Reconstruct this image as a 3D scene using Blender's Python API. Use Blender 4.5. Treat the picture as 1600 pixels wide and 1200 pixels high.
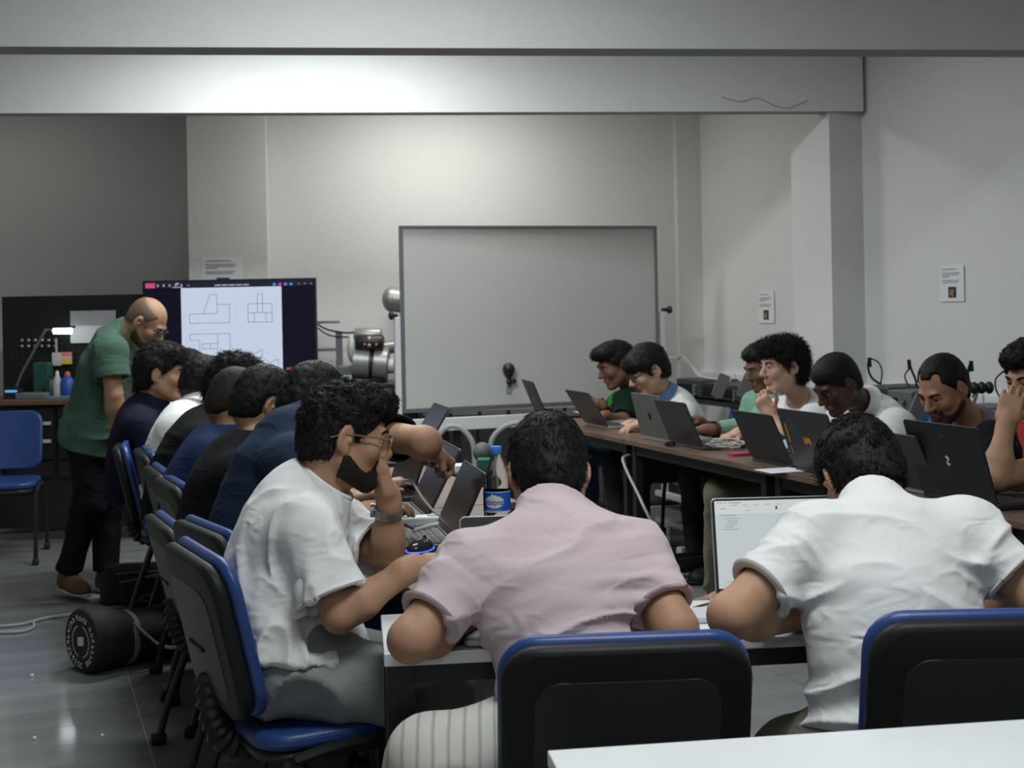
import bpy, math, random
import numpy as np
from mathutils import Vector, Matrix, Euler

random.seed(7)
rng = np.random.default_rng(11)
for o in list(bpy.data.objects):
    bpy.data.objects.remove(o, do_unlink=True)
SC = bpy.context.scene
COL = SC.collection
PI = math.pi

# ------------------------------------------------------------------ camera, light, exposure
CAM_H, FPX, HOR, ROLL = 1.42, 2133.0, 475.0, 0.0192
cam_data = bpy.data.cameras.new('camera')
cam = bpy.data.objects.new('camera', cam_data)
COL.objects.link(cam)
cam.location = (0, 0, CAM_H)
cam.rotation_euler = (PI / 2, ROLL, 0)
cam_data.sensor_fit = 'HORIZONTAL'
cam_data.sensor_width = 36.0
cam_data.lens = 36.0 * FPX / 1600.0
cam_data.shift_y = (HOR - 600.0) / 1600.0
cam_data.clip_start, cam_data.clip_end = 0.05, 60
cam_data.dof.use_dof = True
cam_data.dof.focus_distance = 3.4
cam_data.dof.aperture_fstop = 7.5
SC.camera = cam
SC.cycles.use_denoising = True
SC.cycles.max_bounces = 6
SC.cycles.diffuse_bounces = 4
SC.cycles.glossy_bounces = 3
SC.cycles.transmission_bounces = 6
SC.cycles.transparent_max_bounces = 8
SC.cycles.caustics_reflective = False
SC.cycles.caustics_refractive = False
SC.cycles.sample_clamp_indirect = 4.0

SC.view_settings.view_transform = 'Standard'
SC.view_settings.look = 'None'
SC.view_settings.gamma = 1.0
SC.view_settings.use_curve_mapping = False
SC.view_settings.exposure = 0.0

world = bpy.data.worlds.new('world')
SC.world = world
world.use_nodes = True
world.node_tree.nodes['Background'].inputs[0].default_value = (0.9, 0.95, 1.0, 1)
world.node_tree.nodes['Background'].inputs[1].default_value = 0.0

def area(name, x, y, z, w, d, power, col=(1.0, 0.985, 0.955), rz=0.0):
    L = bpy.data.lights.new(name, 'AREA')
    L.shape = 'RECTANGLE'
    L.size, L.size_y, L.energy, L.color = w, d, power, col
    o = bpy.data.objects.new(name, L)
    o.location = (x, y, z)
    o.rotation_euler = (0, 0, rz)
    COL.objects.link(o)
    return o

# fluorescent ceiling lamps in the three bays between the beams, plus an added recess fill
WHITE_COOL = (0.93, 0.985, 1.0)
area('ceiling_lamp_front', 0.5, 1.9, 2.96, 1.2, 0.5, 45, WHITE_COOL, 0.12)
area('ceiling_lamp_centre', -0.5, 4.35, 2.96, 1.2, 0.3, 34, WHITE_COOL, 0.12)
area('ceiling_lamp_middle', -0.95, 6.5, 2.96, 1.2, 0.3, 66, WHITE_COOL, 0.12)
area('ceiling_lamp_middle_right', 1.2, 6.45, 2.96, 0.6, 0.3, 4, WHITE_COOL, 0.12)
area('ceiling_lamp_back', -0.45, 8.75, 2.96, 1.0, 0.3, 30, (1.0, 0.985, 0.94), 0.12)
area('recess_fill_light', -3.6, 8.9, 2.96, 1.0, 0.3, 2.6, (1.0, 0.97, 0.9), 0.12)  # added fill that lifts the dark back recess, no fixture of the room
area('ceiling_lamp_rear', 0.2, -1.0, 2.96, 1.2, 0.5, 20, WHITE_COOL, 0.0)

# ------------------------------------------------------------------ geometry of the picture
def P(x, y, d):
    u, v = x - 800.0, y - HOR
    u0, v0 = u - v * ROLL, v + u * ROLL
    return Vector((u0 * d / FPX, d, CAM_H - v0 * d / FPX))

def PZ(x, y, z):
    u, v = x - 800.0, y - HOR
    return P(x, y, (CAM_H - z) * FPX / (v + u * ROLL))

AX, NX = Vector((-0.339, 0.941, 0)), Vector((0.941, 0.339, 0))   # along the long tables / across them
def NT(n, t, z=0.0):
    return NX * n + AX * t + Vector((0, 0, z))
ANG = math.atan2(0.339, 0.941)

# ------------------------------------------------------------------ materials
MATS = {}
def mat(name, col, rough=0.5, metal=0.0, spec=0.5, var=0.0, vscale=8.0, bump=0.0, bscale=60.0, emit=None, estr=0.0,
        trans=0.0, ior=1.45, rnd=0.0, sheen=0.0, alpha=1.0, stretch=None, coat=0.0, wrinkle=0.0):
    if name in MATS:
        return MATS[name]
    m = bpy.data.materials.new(name)
    m.use_nodes = True
    nt = m.node_tree
    b = nt.nodes['Principled BSDF']
    c4 = (col[0], col[1], col[2], 1)
    b.inputs['Base Color'].default_value = c4
    b.inputs['Roughness'].default_value = rough
    b.inputs['Metallic'].default_value = metal
    b.inputs['Specular IOR Level'].default_value = spec
    b.inputs['Transmission Weight'].default_value = trans
    b.inputs['IOR'].default_value = ior
    b.inputs['Sheen Weight'].default_value = sheen
    b.inputs['Coat Weight'].default_value = coat
    b.inputs['Alpha'].default_value = alpha
    if emit:
        b.inputs['Emission Color'].default_value = (emit[0], emit[1], emit[2], 1)
        b.inputs['Emission Strength'].default_value = estr
    tc = None
    if var or bump or wrinkle:
        tc = nt.nodes.new('ShaderNodeTexCoord')
        src = tc.outputs['Object']
        if stretch:
            mp = nt.nodes.new('ShaderNodeMapping')
            mp.inputs['Scale'].default_value = stretch
            nt.links.new(src, mp.inputs['Vector'])
            src = mp.outputs['Vector']
    last = None
    if var:
        n = nt.nodes.new('ShaderNodeTexNoise')
        n.inputs['Scale'].default_value = vscale
        n.inputs['Detail'].default_value = 4
        nt.links.new(src, n.inputs['Vector'])
        r = nt.nodes.new('ShaderNodeMapRange')
        r.inputs['From Min'].default_value, r.inputs['From Max'].default_value = 0.3, 0.7
        r.inputs['To Min'].default_value, r.inputs['To Max'].default_value = 1 - var, 1 + var
        nt.links.new(n.outputs['Fac'], r.inputs['Value'])
        last = r.outputs['Result']
    if rnd:
        oi = nt.nodes.new('ShaderNodeObjectInfo')
        r2 = nt.nodes.new('ShaderNodeMapRange')
        r2.inputs['To Min'].default_value, r2.inputs['To Max'].default_value = 1 - rnd, 1 + rnd
        nt.links.new(oi.outputs['Random'], r2.inputs['Value'])
        if last:
            mu = nt.nodes.new('ShaderNodeMath'); mu.operation = 'MULTIPLY'
            nt.links.new(last, mu.inputs[0]); nt.links.new(r2.outputs['Result'], mu.inputs[1])
            last = mu.outputs[0]
        else:
            last = r2.outputs['Result']
    if last:
        vm = nt.nodes.new('ShaderNodeVectorMath'); vm.operation = 'SCALE'
        vm.inputs[0].default_value = col[:3]
        nt.links.new(last, vm.inputs['Scale'])
        nt.links.new(vm.outputs['Vector'], b.inputs['Base Color'])
    if bump:
        n = nt.nodes.new('ShaderNodeTexNoise')
        n.inputs['Scale'].default_value = bscale
        n.inputs['Detail'].default_value = 3
        nt.links.new(src, n.inputs['Vector'])
        bp = nt.nodes.new('ShaderNodeBump')
        bp.inputs['Strength'].default_value = bump
        bp.inputs['Distance'].default_value = 0.01
        nt.links.new(n.outputs['Fac'], bp.inputs['Height'])
        nt.links.new(bp.outputs['Normal'], b.inputs['Normal'])
    if wrinkle:
        n = nt.nodes.new('ShaderNodeTexNoise')
        n.inputs['Scale'].default_value, n.inputs['Detail'].default_value, n.inputs['Distortion'].default_value = 11.0, 3, 1.2
        n.noise_type = 'RIDGED_MULTIFRACTAL'
        mp = nt.nodes.new('ShaderNodeMapping')
        mp.inputs['Scale'].default_value = (1.0, 1.0, 1.9)
        nt.links.new(tc.outputs['Object'], mp.inputs['Vector'])
        nt.links.new(mp.outputs['Vector'], n.inputs['Vector'])
        b2 = nt.nodes.new('ShaderNodeBump')
        b2.inputs['Strength'].default_value = wrinkle
        b2.inputs['Distance'].default_value = 0.008
        nt.links.new(n.outputs['Fac'], b2.inputs['Height'])
        if bump:
            nt.links.new(bp.outputs['Normal'], b2.inputs['Normal'])
        nt.links.new(b2.outputs['Normal'], b.inputs['Normal'])
    MATS[name] = m
    return m

WALL = mat('wall_paint', (0.66, 0.665, 0.65), 0.65, spec=0.3, var=0.02, vscale=1.5, bump=0.12, bscale=35)
WALL2 = mat('ceiling_paint', (0.70, 0.71, 0.70), 0.7, spec=0.3, var=0.02, bump=0.1, bscale=35)
SOFFIT = mat('beam_underside_shade', (0.36, 0.36, 0.35), 0.8, spec=0.2, var=0.05, bump=0.3, bscale=60)  # shade under the beams put into the colour, darker than their faces
TILE = mat('grey_porcelain', (0.225, 0.232, 0.235), 0.09, spec=0.5, var=0.13, vscale=2.2, rnd=0.06, stretch=(1.0, 2.5, 1))
GROUT = mat('grout', (0.42, 0.42, 0.41), 0.8)
BLUE = mat('blue_vinyl', (0.022, 0.055, 0.19), 0.38, var=0.06, bump=0.05, bscale=200)
BLACKP = mat('black_plastic', (0.016, 0.016, 0.017), 0.42, var=0.1, bump=0.06, bscale=300)
GREYP = mat('charcoal_plastic', (0.012, 0.012, 0.0125), 0.5, spec=0.25, var=0.1, bump=0.06, bscale=300)
BLACKM = mat('black_painted_metal', (0.014, 0.014, 0.015), 0.4, var=0.15)
WALNUT = mat('walnut_laminate', (0.135, 0.085, 0.062), 0.38, var=0.22, vscale=5, stretch=(1, 9, 1))
WHITET = mat('white_melamine', (0.73, 0.75, 0.76), 0.28, var=0.01)
WHITEP = mat('white_plastic', (0.74, 0.75, 0.75), 0.4)
ALU = mat('aluminium', (0.42, 0.43, 0.45), 0.35, metal=0.8)
ALUD = mat('dull_aluminium_frame', (0.21, 0.22, 0.24), 0.45, metal=0.5)
STEEL = mat('steel', (0.45, 0.45, 0.45), 0.28, metal=0.9)
SILVER = mat('silver_laptop', (0.40, 0.41, 0.42), 0.35, metal=0.6)
SPGREY = mat('space_grey_laptop', (0.10, 0.10, 0.105), 0.4, metal=0.5)
LBLACK = mat('black_laptop', (0.013, 0.013, 0.014), 0.42)
LDARK = mat('dark_grey_laptop', (0.03, 0.031, 0.034), 0.42)
KEY = mat('key_black', (0.012, 0.012, 0.013), 0.5)
KEYW = mat('key_dark_grey', (0.04, 0.04, 0.042), 0.5)
GLASSB = mat('dark_screen', (0.005, 0.005, 0.006), 0.22, spec=0.18)
PAPER = mat('paper', (0.72, 0.73, 0.76), 0.7)
INK = mat('grey_print', (0.30, 0.30, 0.32), 0.8)
BOARD = mat('whiteboard_enamel', (0.58, 0.585, 0.56), 0.42, var=0.02, vscale=1.2)
CABLEW = mat('white_cable', (0.55, 0.55, 0.53), 0.5)
CABLEB = mat('black_cable', (0.012, 0.012, 0.012), 0.5)

# ------------------------------------------------------------------ mesh helpers
class MB:
    def __init__(s):
        s.v, s.f, s.m = [], [], []
    def add(s, vs, fs, M=None, mi=0):
        n = len(s.v)
        s.v += [tuple(M @ Vector(p)) for p in vs] if M is not None else [tuple(p) for p in vs]
        s.f += [tuple(i + n for i in f) for f in fs]
        s.m += [mi] * len(fs)
        return s
    def box(s, c, d, M=None, mi=0, R=None):
        x, y, z = d[0] / 2, d[1] / 2, d[2] / 2
        vs = [Vector((a * x, b * y, e * z)) for a in (-1, 1) for b in (-1, 1) for e in (-1, 1)]
        if R is not None:
            vs = [R @ p for p in vs]
        vs = [p + Vector(c) for p in vs]
        return s.add(vs, [(0, 1, 3, 2), (4, 6, 7, 5), (0, 4, 5, 1), (2, 3, 7, 6), (0, 2, 6, 4), (1, 5, 7, 3)], M, mi)
    def tube(s, pts, r, n=8, M=None, mi=0, caps=True, flat=1.0):
        pts = [Vector(p) for p in pts]
        rs = r if isinstance(r, (list, tuple)) else [r] * len(pts)
        T = []
        for i in range(len(pts)):
            a, b = pts[max(0, i - 1)], pts[min(len(pts) - 1, i + 1)]
            t = (b - a)
            T.append(t.normalized() if t.length > 1e-9 else Vector((0, 0, 1)))
        up = Vector((0, 0, 1)) if abs(T[0].z) < 0.9 else Vector((1, 0, 0))
        nn = (up - T[0] * up.dot(T[0])).normalized()
        vs, fs = [], []
        for i, p in enumerate(pts):
            nn = (nn - T[i] * nn.dot(T[i])).normalized()
            bb = T[i].cross(nn)
            for k in range(n):
                a = 2 * PI * k / n
                vs.append(p + (nn * math.cos(a) * flat + bb * math.sin(a)) * rs[i])
        for i in range(len(pts) - 1):
            for k in range(n):
                a, b = i * n + k, i * n + (k + 1) % n
                fs.append((a, b, b + n, a + n))
        if caps:
            fs.append(tuple(range(n - 1, -1, -1)))
            fs.append(tuple(range((len(pts) - 1) * n, len(pts) * n)))
        return s.add(vs, fs, M, mi)
    def lathe(s, prof, n=24, M=None, mi=0, caps=True):
        vs, fs = [], []
        for r, z in prof:
            for k in range(n):
                a = 2 * PI * k / n
                vs.append((r * math.cos(a), r * math.sin(a), z))
        for i in range(len(prof) - 1):
            for k in range(n):
                a, b = i * n + k, i * n + (k + 1) % n
                fs.append((a, b, b + n, a + n))
        if caps:
            fs.append(tuple(range(n - 1, -1, -1)))
            fs.append(tuple(range((len(prof) - 1) * n, len(prof) * n)))
        return s.add(vs, fs, M, mi)
    def prism(s, out, z0, z1, M=None, mi=0):
        n = len(out)
        vs = [(x, y, z0) for x, y in out] + [(x, y, z1) for x, y in out]
        fs = [tuple(range(n - 1, -1, -1)), tuple(range(n, 2 * n))]
        fs += [(k, (k + 1) % n, n + (k + 1) % n, n + k) for k in range(n)]
        return s.add(vs, fs, M, mi)
    def ball(s, c, r, nu=16, nv=10, M=None, mi=0, sc=(1, 1, 1)):
        vs, fs = [], []
        for j in range(nv + 1):
            th = PI * j / nv
            for k in range(nu):
                a = 2 * PI * k / nu
                vs.append((c[0] + r * sc[0] * math.sin(th) * math.cos(a), c[1] + r * sc[1] * math.sin(th) * math.sin(a), c[2] + r * sc[2] * math.cos(th)))
        for j in range(nv):
            for k in range(nu):
                fs.append((j * nu + k, (j + 1) * nu + k, (j + 1) * nu + (k + 1) % nu, j * nu + (k + 1) % nu))
        return s.add(vs, fs, M, mi)
    def build(s, name, mats, parent=None, loc=None, smooth=True, bevel=0.0, seg=2, kind=None, label=None, rot=None, ang=40):
        me = bpy.data.meshes.new(name)
        me.from_pydata(s.v, [], s.f)
        ms = mats if isinstance(mats, (list, tuple)) else [mats]
        for m in ms:
            me.materials.append(m)
        if len(ms) > 1:
            me.polygons.foreach_set('material_index', s.m)
        me.update()
        if smooth:
            me.shade_smooth()
            me.set_sharp_from_angle(angle=math.radians(ang))
        return link(name, me, parent, loc, bevel, seg, kind, label, rot)

def link(name, me, parent=None, loc=None, bevel=0.0, seg=2, kind=None, label=None, rot=None):
    o = bpy.data.objects.new(name, me)
    COL.objects.link(o)
    if parent:
        o.parent = parent
    if loc is not None:
        o.location = loc
    if rot is not None:
        o.rotation_euler = rot
    if bevel:
        b = o.modifiers.new('bevel', 'BEVEL')
        b.width, b.segments, b.limit_method, b.angle_limit = bevel, seg, 'ANGLE', math.radians(50)
        b.harden_normals = False
    if kind:
        o['kind'] = kind
    if label:
        o['label'] = label
    return o

def thing(name, label, cat, loc=(0, 0, 0), rz=0.0, group=None):
    o = bpy.data.objects.new(name, None)
    o.empty_display_size = 0.1
    COL.objects.link(o)
    o.location = loc
    o.rotation_euler = (0, 0, rz)
    return tag(o, label, cat, group)

def tag(o, label, cat, group=None):
    o['label'], o['category'] = label, cat
    if group:
        o['group'] = group
    return o

def structure(o):
    o['kind'] = 'structure'
    return o

def dup(root, loc, rz, label, group=None, scale=None):
    r = root.copy(); COL.objects.link(r)
    r.location = loc; r.rotation_euler = (0, 0, rz)
    if scale:
        r.scale = scale
    r['label'] = label
    if group:
        r['group'] = group
    for ch in list(root.children):
        c = ch.copy(); COL.objects.link(c); c.parent = r
        for g in list(ch.children):
            d = g.copy(); COL.objects.link(d); d.parent = c
    return r

def rr(w, h, r, n=5):
    pts = []
    for cx, cy, a0 in ((w / 2 - r, h / 2 - r, 0), (-w / 2 + r, h / 2 - r, PI / 2), (-w / 2 + r, -h / 2 + r, PI), (w / 2 - r, -h / 2 + r, 1.5 * PI)):
        for k in range(n + 1):
            a = a0 + PI / 2 * k / n
            pts.append((cx + r * math.cos(a), cy + r * math.sin(a)))
    return pts

def curve(pts, n=6):
    pts = [Vector(p) for p in pts]
    q = [pts[0] * 2 - pts[1]] + pts + [pts[-1] * 2 - pts[-2]]
    out = []
    for i in range(1, len(q) - 2):
        for k in range(n):
            t = k / n
            out.append(0.5 * ((2 * q[i]) + (q[i + 1] - q[i - 1]) * t + (2 * q[i - 1] - 5 * q[i] + 4 * q[i + 1] - q[i + 2]) * t * t
                              + (-q[i - 1] + 3 * q[i] - 3 * q[i + 1] + q[i + 2]) * t ** 3))
    out.append(pts[-1])
    return out

def text_mesh(body, size, m, name, parent=None, extrude=0.0004, xf=None, bold=0.0, align='CENTER'):
    cu = bpy.data.curves.new('lettering', 'FONT')
    cu.body, cu.size, cu.extrude, cu.offset = body, size, extrude, bold
    cu.align_x, cu.align_y = align, 'CENTER'
    cu.resolution_u = 3
    tmp = bpy.data.objects.new('lettering', cu)
    COL.objects.link(tmp)
    dg = bpy.context.evaluated_depsgraph_get()
    me = bpy.data.meshes.new_from_object(tmp.evaluated_get(dg))
    bpy.data.objects.remove(tmp, do_unlink=True)
    if xf:
        for v in me.vertices:
            v.co = xf(v.co)
    me.materials.clear()
    me.materials.append(m)
    return link(name, me, parent)

RXM = Matrix.Rotation(PI / 2, 4, 'X')      # drawing plane xy -> upright xz (facing -y)
# ------------------------------------------------------------------ the room
CEIL = 3.0
fl = MB(); fl.box((0, 4, -0.06), (16, 16, 0.115))
floor = structure(fl.build('floor', GROUT, smooth=False))
R_ = Matrix.Rotation(ANG, 4, 'Z')
tl = MB(); tl.box((0, 0, -0.002), (1.146, 0.2095, 0.004))
tile_me = None
for i in range(-1, 5):
    for j in range(10, 45):
        n, t = 0.37 + 1.15 * (i + 0.5), 4.51 + 0.2117 * (j - 21.5)
        if i == -1 and False:
            continue
        if i < 2 and t < 3.2 - 0.0 and n > 0.4:
            pass
        p = NT(n, t, 0.0)
        if p.x < -3.6 or p.y > 9.6 or p.y < 2.2 or abs(p.x / max(p.y, 0.1)) > 0.52:
            continue
        if tile_me is None:
            o = tl.build('tile', TILE, floor, p, smooth=False, rot=(0, 0, ANG))
            tile_me = o.data
        else:
            link('tile', tile_me, floor, p, rot=(0, 0, ANG))

BS = 0.12            # slope of the back wall and of the beams across the room
BA = math.atan(BS)
def by(x, y0, x0):
    return y0 + BS * (x - x0)
wb = MB()
RB = Matrix.Rotation(BA, 3, 'Z')
wb.box((1.0, by(1.0, 9.9, 1.4) + 0.06, 1.5), (6.4, 0.12, 3.1), R=RB)
structure(wb.build('wall_back', WALL, smooth=False))
wb = MB()
wb.box((-4.0, by(-4.0, 10.35, 1.4) + 0.06, 1.5), (4.6, 0.12, 3.1), R=RB)
structure(wb.build('wall_back_recess', WALL, smooth=False))
wr = MB()
wr.box(NT(4.68, 5.0, 1.5), (0.12, 14.0, 3.1), R=Matrix.Rotation(ANG, 3, 'Z'))
structure(wr.build('wall_right', WALL, smooth=False))
wl = MB(); wl.box((-5.6, 4, 1.5), (0.12, 15, 3.1)); structure(wl.build('wall_left', WALL, smooth=False))
wf = MB(); wf.box((0, -3.0, 1.5), (16, 0.12, 3.1)); structure(wf.build('wall_front', WALL, smooth=False))
ce = MB(); ce.box((0, 4, CEIL + 0.06), (16, 16, 0.12)); structure(ce.build('ceiling', WALL2, smooth=False))

def beam(name, xl, xr, y0, x0, z0, z1, th):
    m = MB()
    c = (xl + xr) / 2
    m.box((c, by(c, y0, x0) + th / 2, (z0 + z1) / 2), ((xr - xl) * math.sqrt(1 + BS * BS), th, z1 - z0), R=RB)
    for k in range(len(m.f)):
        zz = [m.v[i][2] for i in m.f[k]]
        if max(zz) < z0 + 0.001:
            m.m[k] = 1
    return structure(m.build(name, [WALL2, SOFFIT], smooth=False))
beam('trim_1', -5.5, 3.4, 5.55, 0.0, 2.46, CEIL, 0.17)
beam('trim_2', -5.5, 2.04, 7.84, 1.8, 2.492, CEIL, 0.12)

# pillar of the right wall that carries the far beam, pillar behind the screen, pilaster in the corner
m = MB(); m.box(NT(4.54, 6.98, 1.5), (0.28, 0.42, 3.0), R=Matrix.Rotation(ANG, 3, 'Z')); structure(m.build('trim_3', WALL, smooth=False))
xa, xb = P(281, 300, 9.25).x, P(404, 300, 9.3).x
m = MB(); m.box(((xa + xb) / 2, by((xa + xb) / 2, 9.24, -2.0) + 0.5, 1.5), (xb - xa, 1.0, 3.0), R=RB); structure(m.build('trim_4', WALL, smooth=False))
xa, xb = P(1056, 300, 9.75).x, P(1098, 300, 9.8).x
m = MB(); m.box(((xa + xb) / 2, by((xa + xb) / 2, 9.9, 1.4) + 0.02, 1.5), (xb - xa, 0.2, 3.0), R=RB); structure(m.build('trim_5', WALL, smooth=False))
# plaster crack on the far beam
bm_pts = [(1128, 152), (1150, 158), (1165, 158), (1180, 153), (1196, 158), (1212, 166), (1232, 169), (1248, 163), (1262, 157)]
pl = []
for x, y in bm_pts:
    d = 7.84
    for _ in range(4):
        d = by(P(x, y, d).x, 7.84, 1.8)
    pl.append(P(x, y, d - 0.003))
m = MB(); m.tube(curve(pl, 3), 0.0016, 4)
structure(m.build('trim_6', mat('plaster_crack_dark', (0.16, 0.15, 0.14), 0.9)))

# white cable trunking along the foot of the right wall, with the stub and cable in the corner
m = MB()
for k in range(7):
    t0 = 4.0 + k * 0.85
    m.box(NT(4.60, t0 + 0.425, 0.88), (0.04, 0.835, 0.07), R=Matrix.Rotation(ANG, 3, 'Z'))
structure(m.build('trim_7', WHITEP, smooth=False, bevel=0.004))
c0 = P(1048, 563, 9.66)
m = MB(); m.box(c0, (0.11, 0.05, 0.05), R=RB)
o = m.build('cable_socket', WHITEP, smooth=False, bevel=0.006)
tag(o, 'small white cable outlet box in the far corner beside the whiteboard', 'socket')
m = MB(); m.tube(curve([P(1058, 560, 9.62), P(1066, 557, 9.6), P(1080, 571, 9.5), P(1094, 588, 9.35), P(1110, 592, 9.1), P(1140, 594, 8.8)]), 0.012, 6)
tag(m.build('cable', CABLEW), 'pale cable sagging from the corner outlet towards the equipment bench', 'cable')

# notices on the walls
def notice(name, label, c, rz, w, h, photo):
    t = thing(name, label, 'notice', c, rz)
    m = MB(); m.box((0, 0.0015, 0), (w, 0.003, h)); m.build('sheet', PAPER, t, smooth=False)
    m = MB()
    y = h * 0.40
    for wd in (0.62, 0.0, 0.74, 0.7, 0.3, 0.0, 0.72, 0.66):
        if wd:
            m.box((-w * 0.41 + w * wd / 2, -0.001, y), (w * wd, 0.002, h * 0.022))
        y -= h * 0.052
    m.build('print_lines', INK, t, smooth=False)
    m = MB(); m.box((photo * w, -0.001, -h * 0.24), (w * 0.32, 0.002, h * 0.30)); f = m.build('picture', mat('notice_photo_dark', (0.035, 0.03, 0.035), 0.6), t, smooth=False)
    m = MB(); m.box((photo * w + w * 0.02, -0.0025, -h * 0.26), (w * 0.06, 0.002, h * 0.2)); m.box((photo * w - w * 0.06, -0.0025, -h * 0.25), (w * 0.05, 0.002, h * 0.14))
    m.build('picture_figure', mat('notice_photo_tan', (0.42, 0.24, 0.15), 0.6), f, smooth=False)
    return t
def on_right_wall(x, y, off=0.0):
    u = (x - 800 - (y - HOR) * ROLL) / FPX
    d = (4.617 - off) / (0.941 * u + 0.339)
    return P(x, y, d)
notice('wall_notice', 'white printed notice with a small dark picture near the right edge of the wall', on_right_wall(1487, 443, 0.003), ANG - PI / 2, 0.195, 0.19, 0.02)
notice('wall_notice', 'printed notice with a small dark picture above the curly haired man', on_right_wall(1197, 480, 0.003), ANG - PI / 2, 0.20, 0.21, 0.0)
px = P(349, 429, 9.26)
notice('wall_notice', 'notice taped on the pillar behind the big screen, half hidden', (px.x, by(px.x, 9.24, -2.0) - 0.004, px.z), BA, 0.27, 0.235, 0.01)
# ------------------------------------------------------------------ tables
def table(name, label, c, rz, L, W, top_mat, frame_mat, group=None, H=0.74, th=0.025, leg=0.04, rail=0.05, inset=0.03):
    t = thing(name, label, 'table', c, rz, group)
    m = MB(); m.box((0, 0, H - th / 2), (L, W, th)); m.build('table_top', top_mat, t, smooth=False, bevel=0.0025)
    zt = H - th
    for sx in (-1, 1):
        for sy in (-1, 1):
            m = MB(); m.box((sx * (L / 2 - inset - leg / 2), sy * (W / 2 - inset - leg / 2), zt / 2), (leg, leg, zt))
            m.build('leg', frame_mat, t, smooth=False, bevel=0.002)
    for sy in (-1, 1):
        m = MB(); m.box((0, sy * (W / 2 - inset - leg / 2), zt - rail / 2), (L - 2 * inset - 2 * leg, leg * 0.8, rail)); m.build('rail', frame_mat, t, smooth=False)
    for sx in (-1, 1):
        m = MB(); m.box((sx * (L / 2 - inset - leg / 2), 0, zt - rail / 2), (leg * 0.8, W - 2 * inset - 2 * leg, rail)); m.build('rail', frame_mat, t, smooth=False)
        m = MB(); m.box((sx * (L / 2 - inset - leg / 2), 0, 0.12), (leg * 0.7, W - 2 * inset - 2 * leg, 0.03)); m.build('stretcher', frame_mat, t, smooth=False)
    return t

TW = 0.56
rt = [(7.55, 6.2), (6.19, 4.84), (4.83, 3.48), (3.47, 2.12)]
lab = ['walnut topped work table at the far end of the right hand row by the whiteboard',
       'walnut topped work table in front of the man with the blue polo collar',
       'walnut topped work table carrying the sheet of paper and the stickered laptop',
       'walnut topped work table under the red shirted man at the right edge']
for (a, b), l in zip(rt, lab):
    c = NT(2.805 + TW / 2, (a + b) / 2)
    table('work_table', l, c, ANG + PI / 2, a - b, TW, WALNUT, BLACKM, 'walnut work tables')
lab = ['walnut topped work table under the laptops beside the bearded man in the white tee',
       'walnut topped work table in the middle of the left row of people',
       'walnut topped work table at the far end of the left row near the big screen']
for (a, b), l in zip([(4.4, 3.02), (5.79, 4.41), (7.2, 5.8)], lab):
    wd = 0.60 if b < 3.5 else 0.74
    c = NT(0.868 + wd / 2, (a + b) / 2)
    table('work_table', l, c, ANG + PI / 2, a - b, wd, WALNUT, BLACKM, 'walnut work tables')

# narrow white desk in front of the two men seen from behind
WD_A = math.atan2(0.1, 0.867)
fl_c = PZ(600, 1022, 0.74)
dirx = Vector((math.cos(WD_A), math.sin(WD_A), 0)); diry = Vector((-math.sin(WD_A), math.cos(WD_A), 0))
wd_len, wd_w = 1.5, 0.345
wc = fl_c + dirx * (wd_len / 2) + diry * (wd_w / 2)
white_desk = table('white_desk', 'narrow white topped desk with black frame in front of the pink shirt man', (wc.x, wc.y, 0), WD_A, wd_len, wd_w, WHITET, BLACKM, leg=0.055, rail=0.036, inset=0.004, th=0.026)
# white table in the foreground
FD_A = math.atan2(0.11, 0.78)
c0 = PZ(855, 1172, 0.74)
dx2 = Vector((math.cos(FD_A), math.sin(FD_A), 0)); dy2 = Vector((-math.sin(FD_A), math.cos(FD_A), 0))
fc = c0 + dx2 * 0.8 - dy2 * 0.3
table('white_table', 'white table top cut by the lower right edge of the picture', (fc.x, fc.y, 0), FD_A, 1.6, 0.6, WHITET, BLACKM, leg=0.05, inset=0.02)

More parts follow.
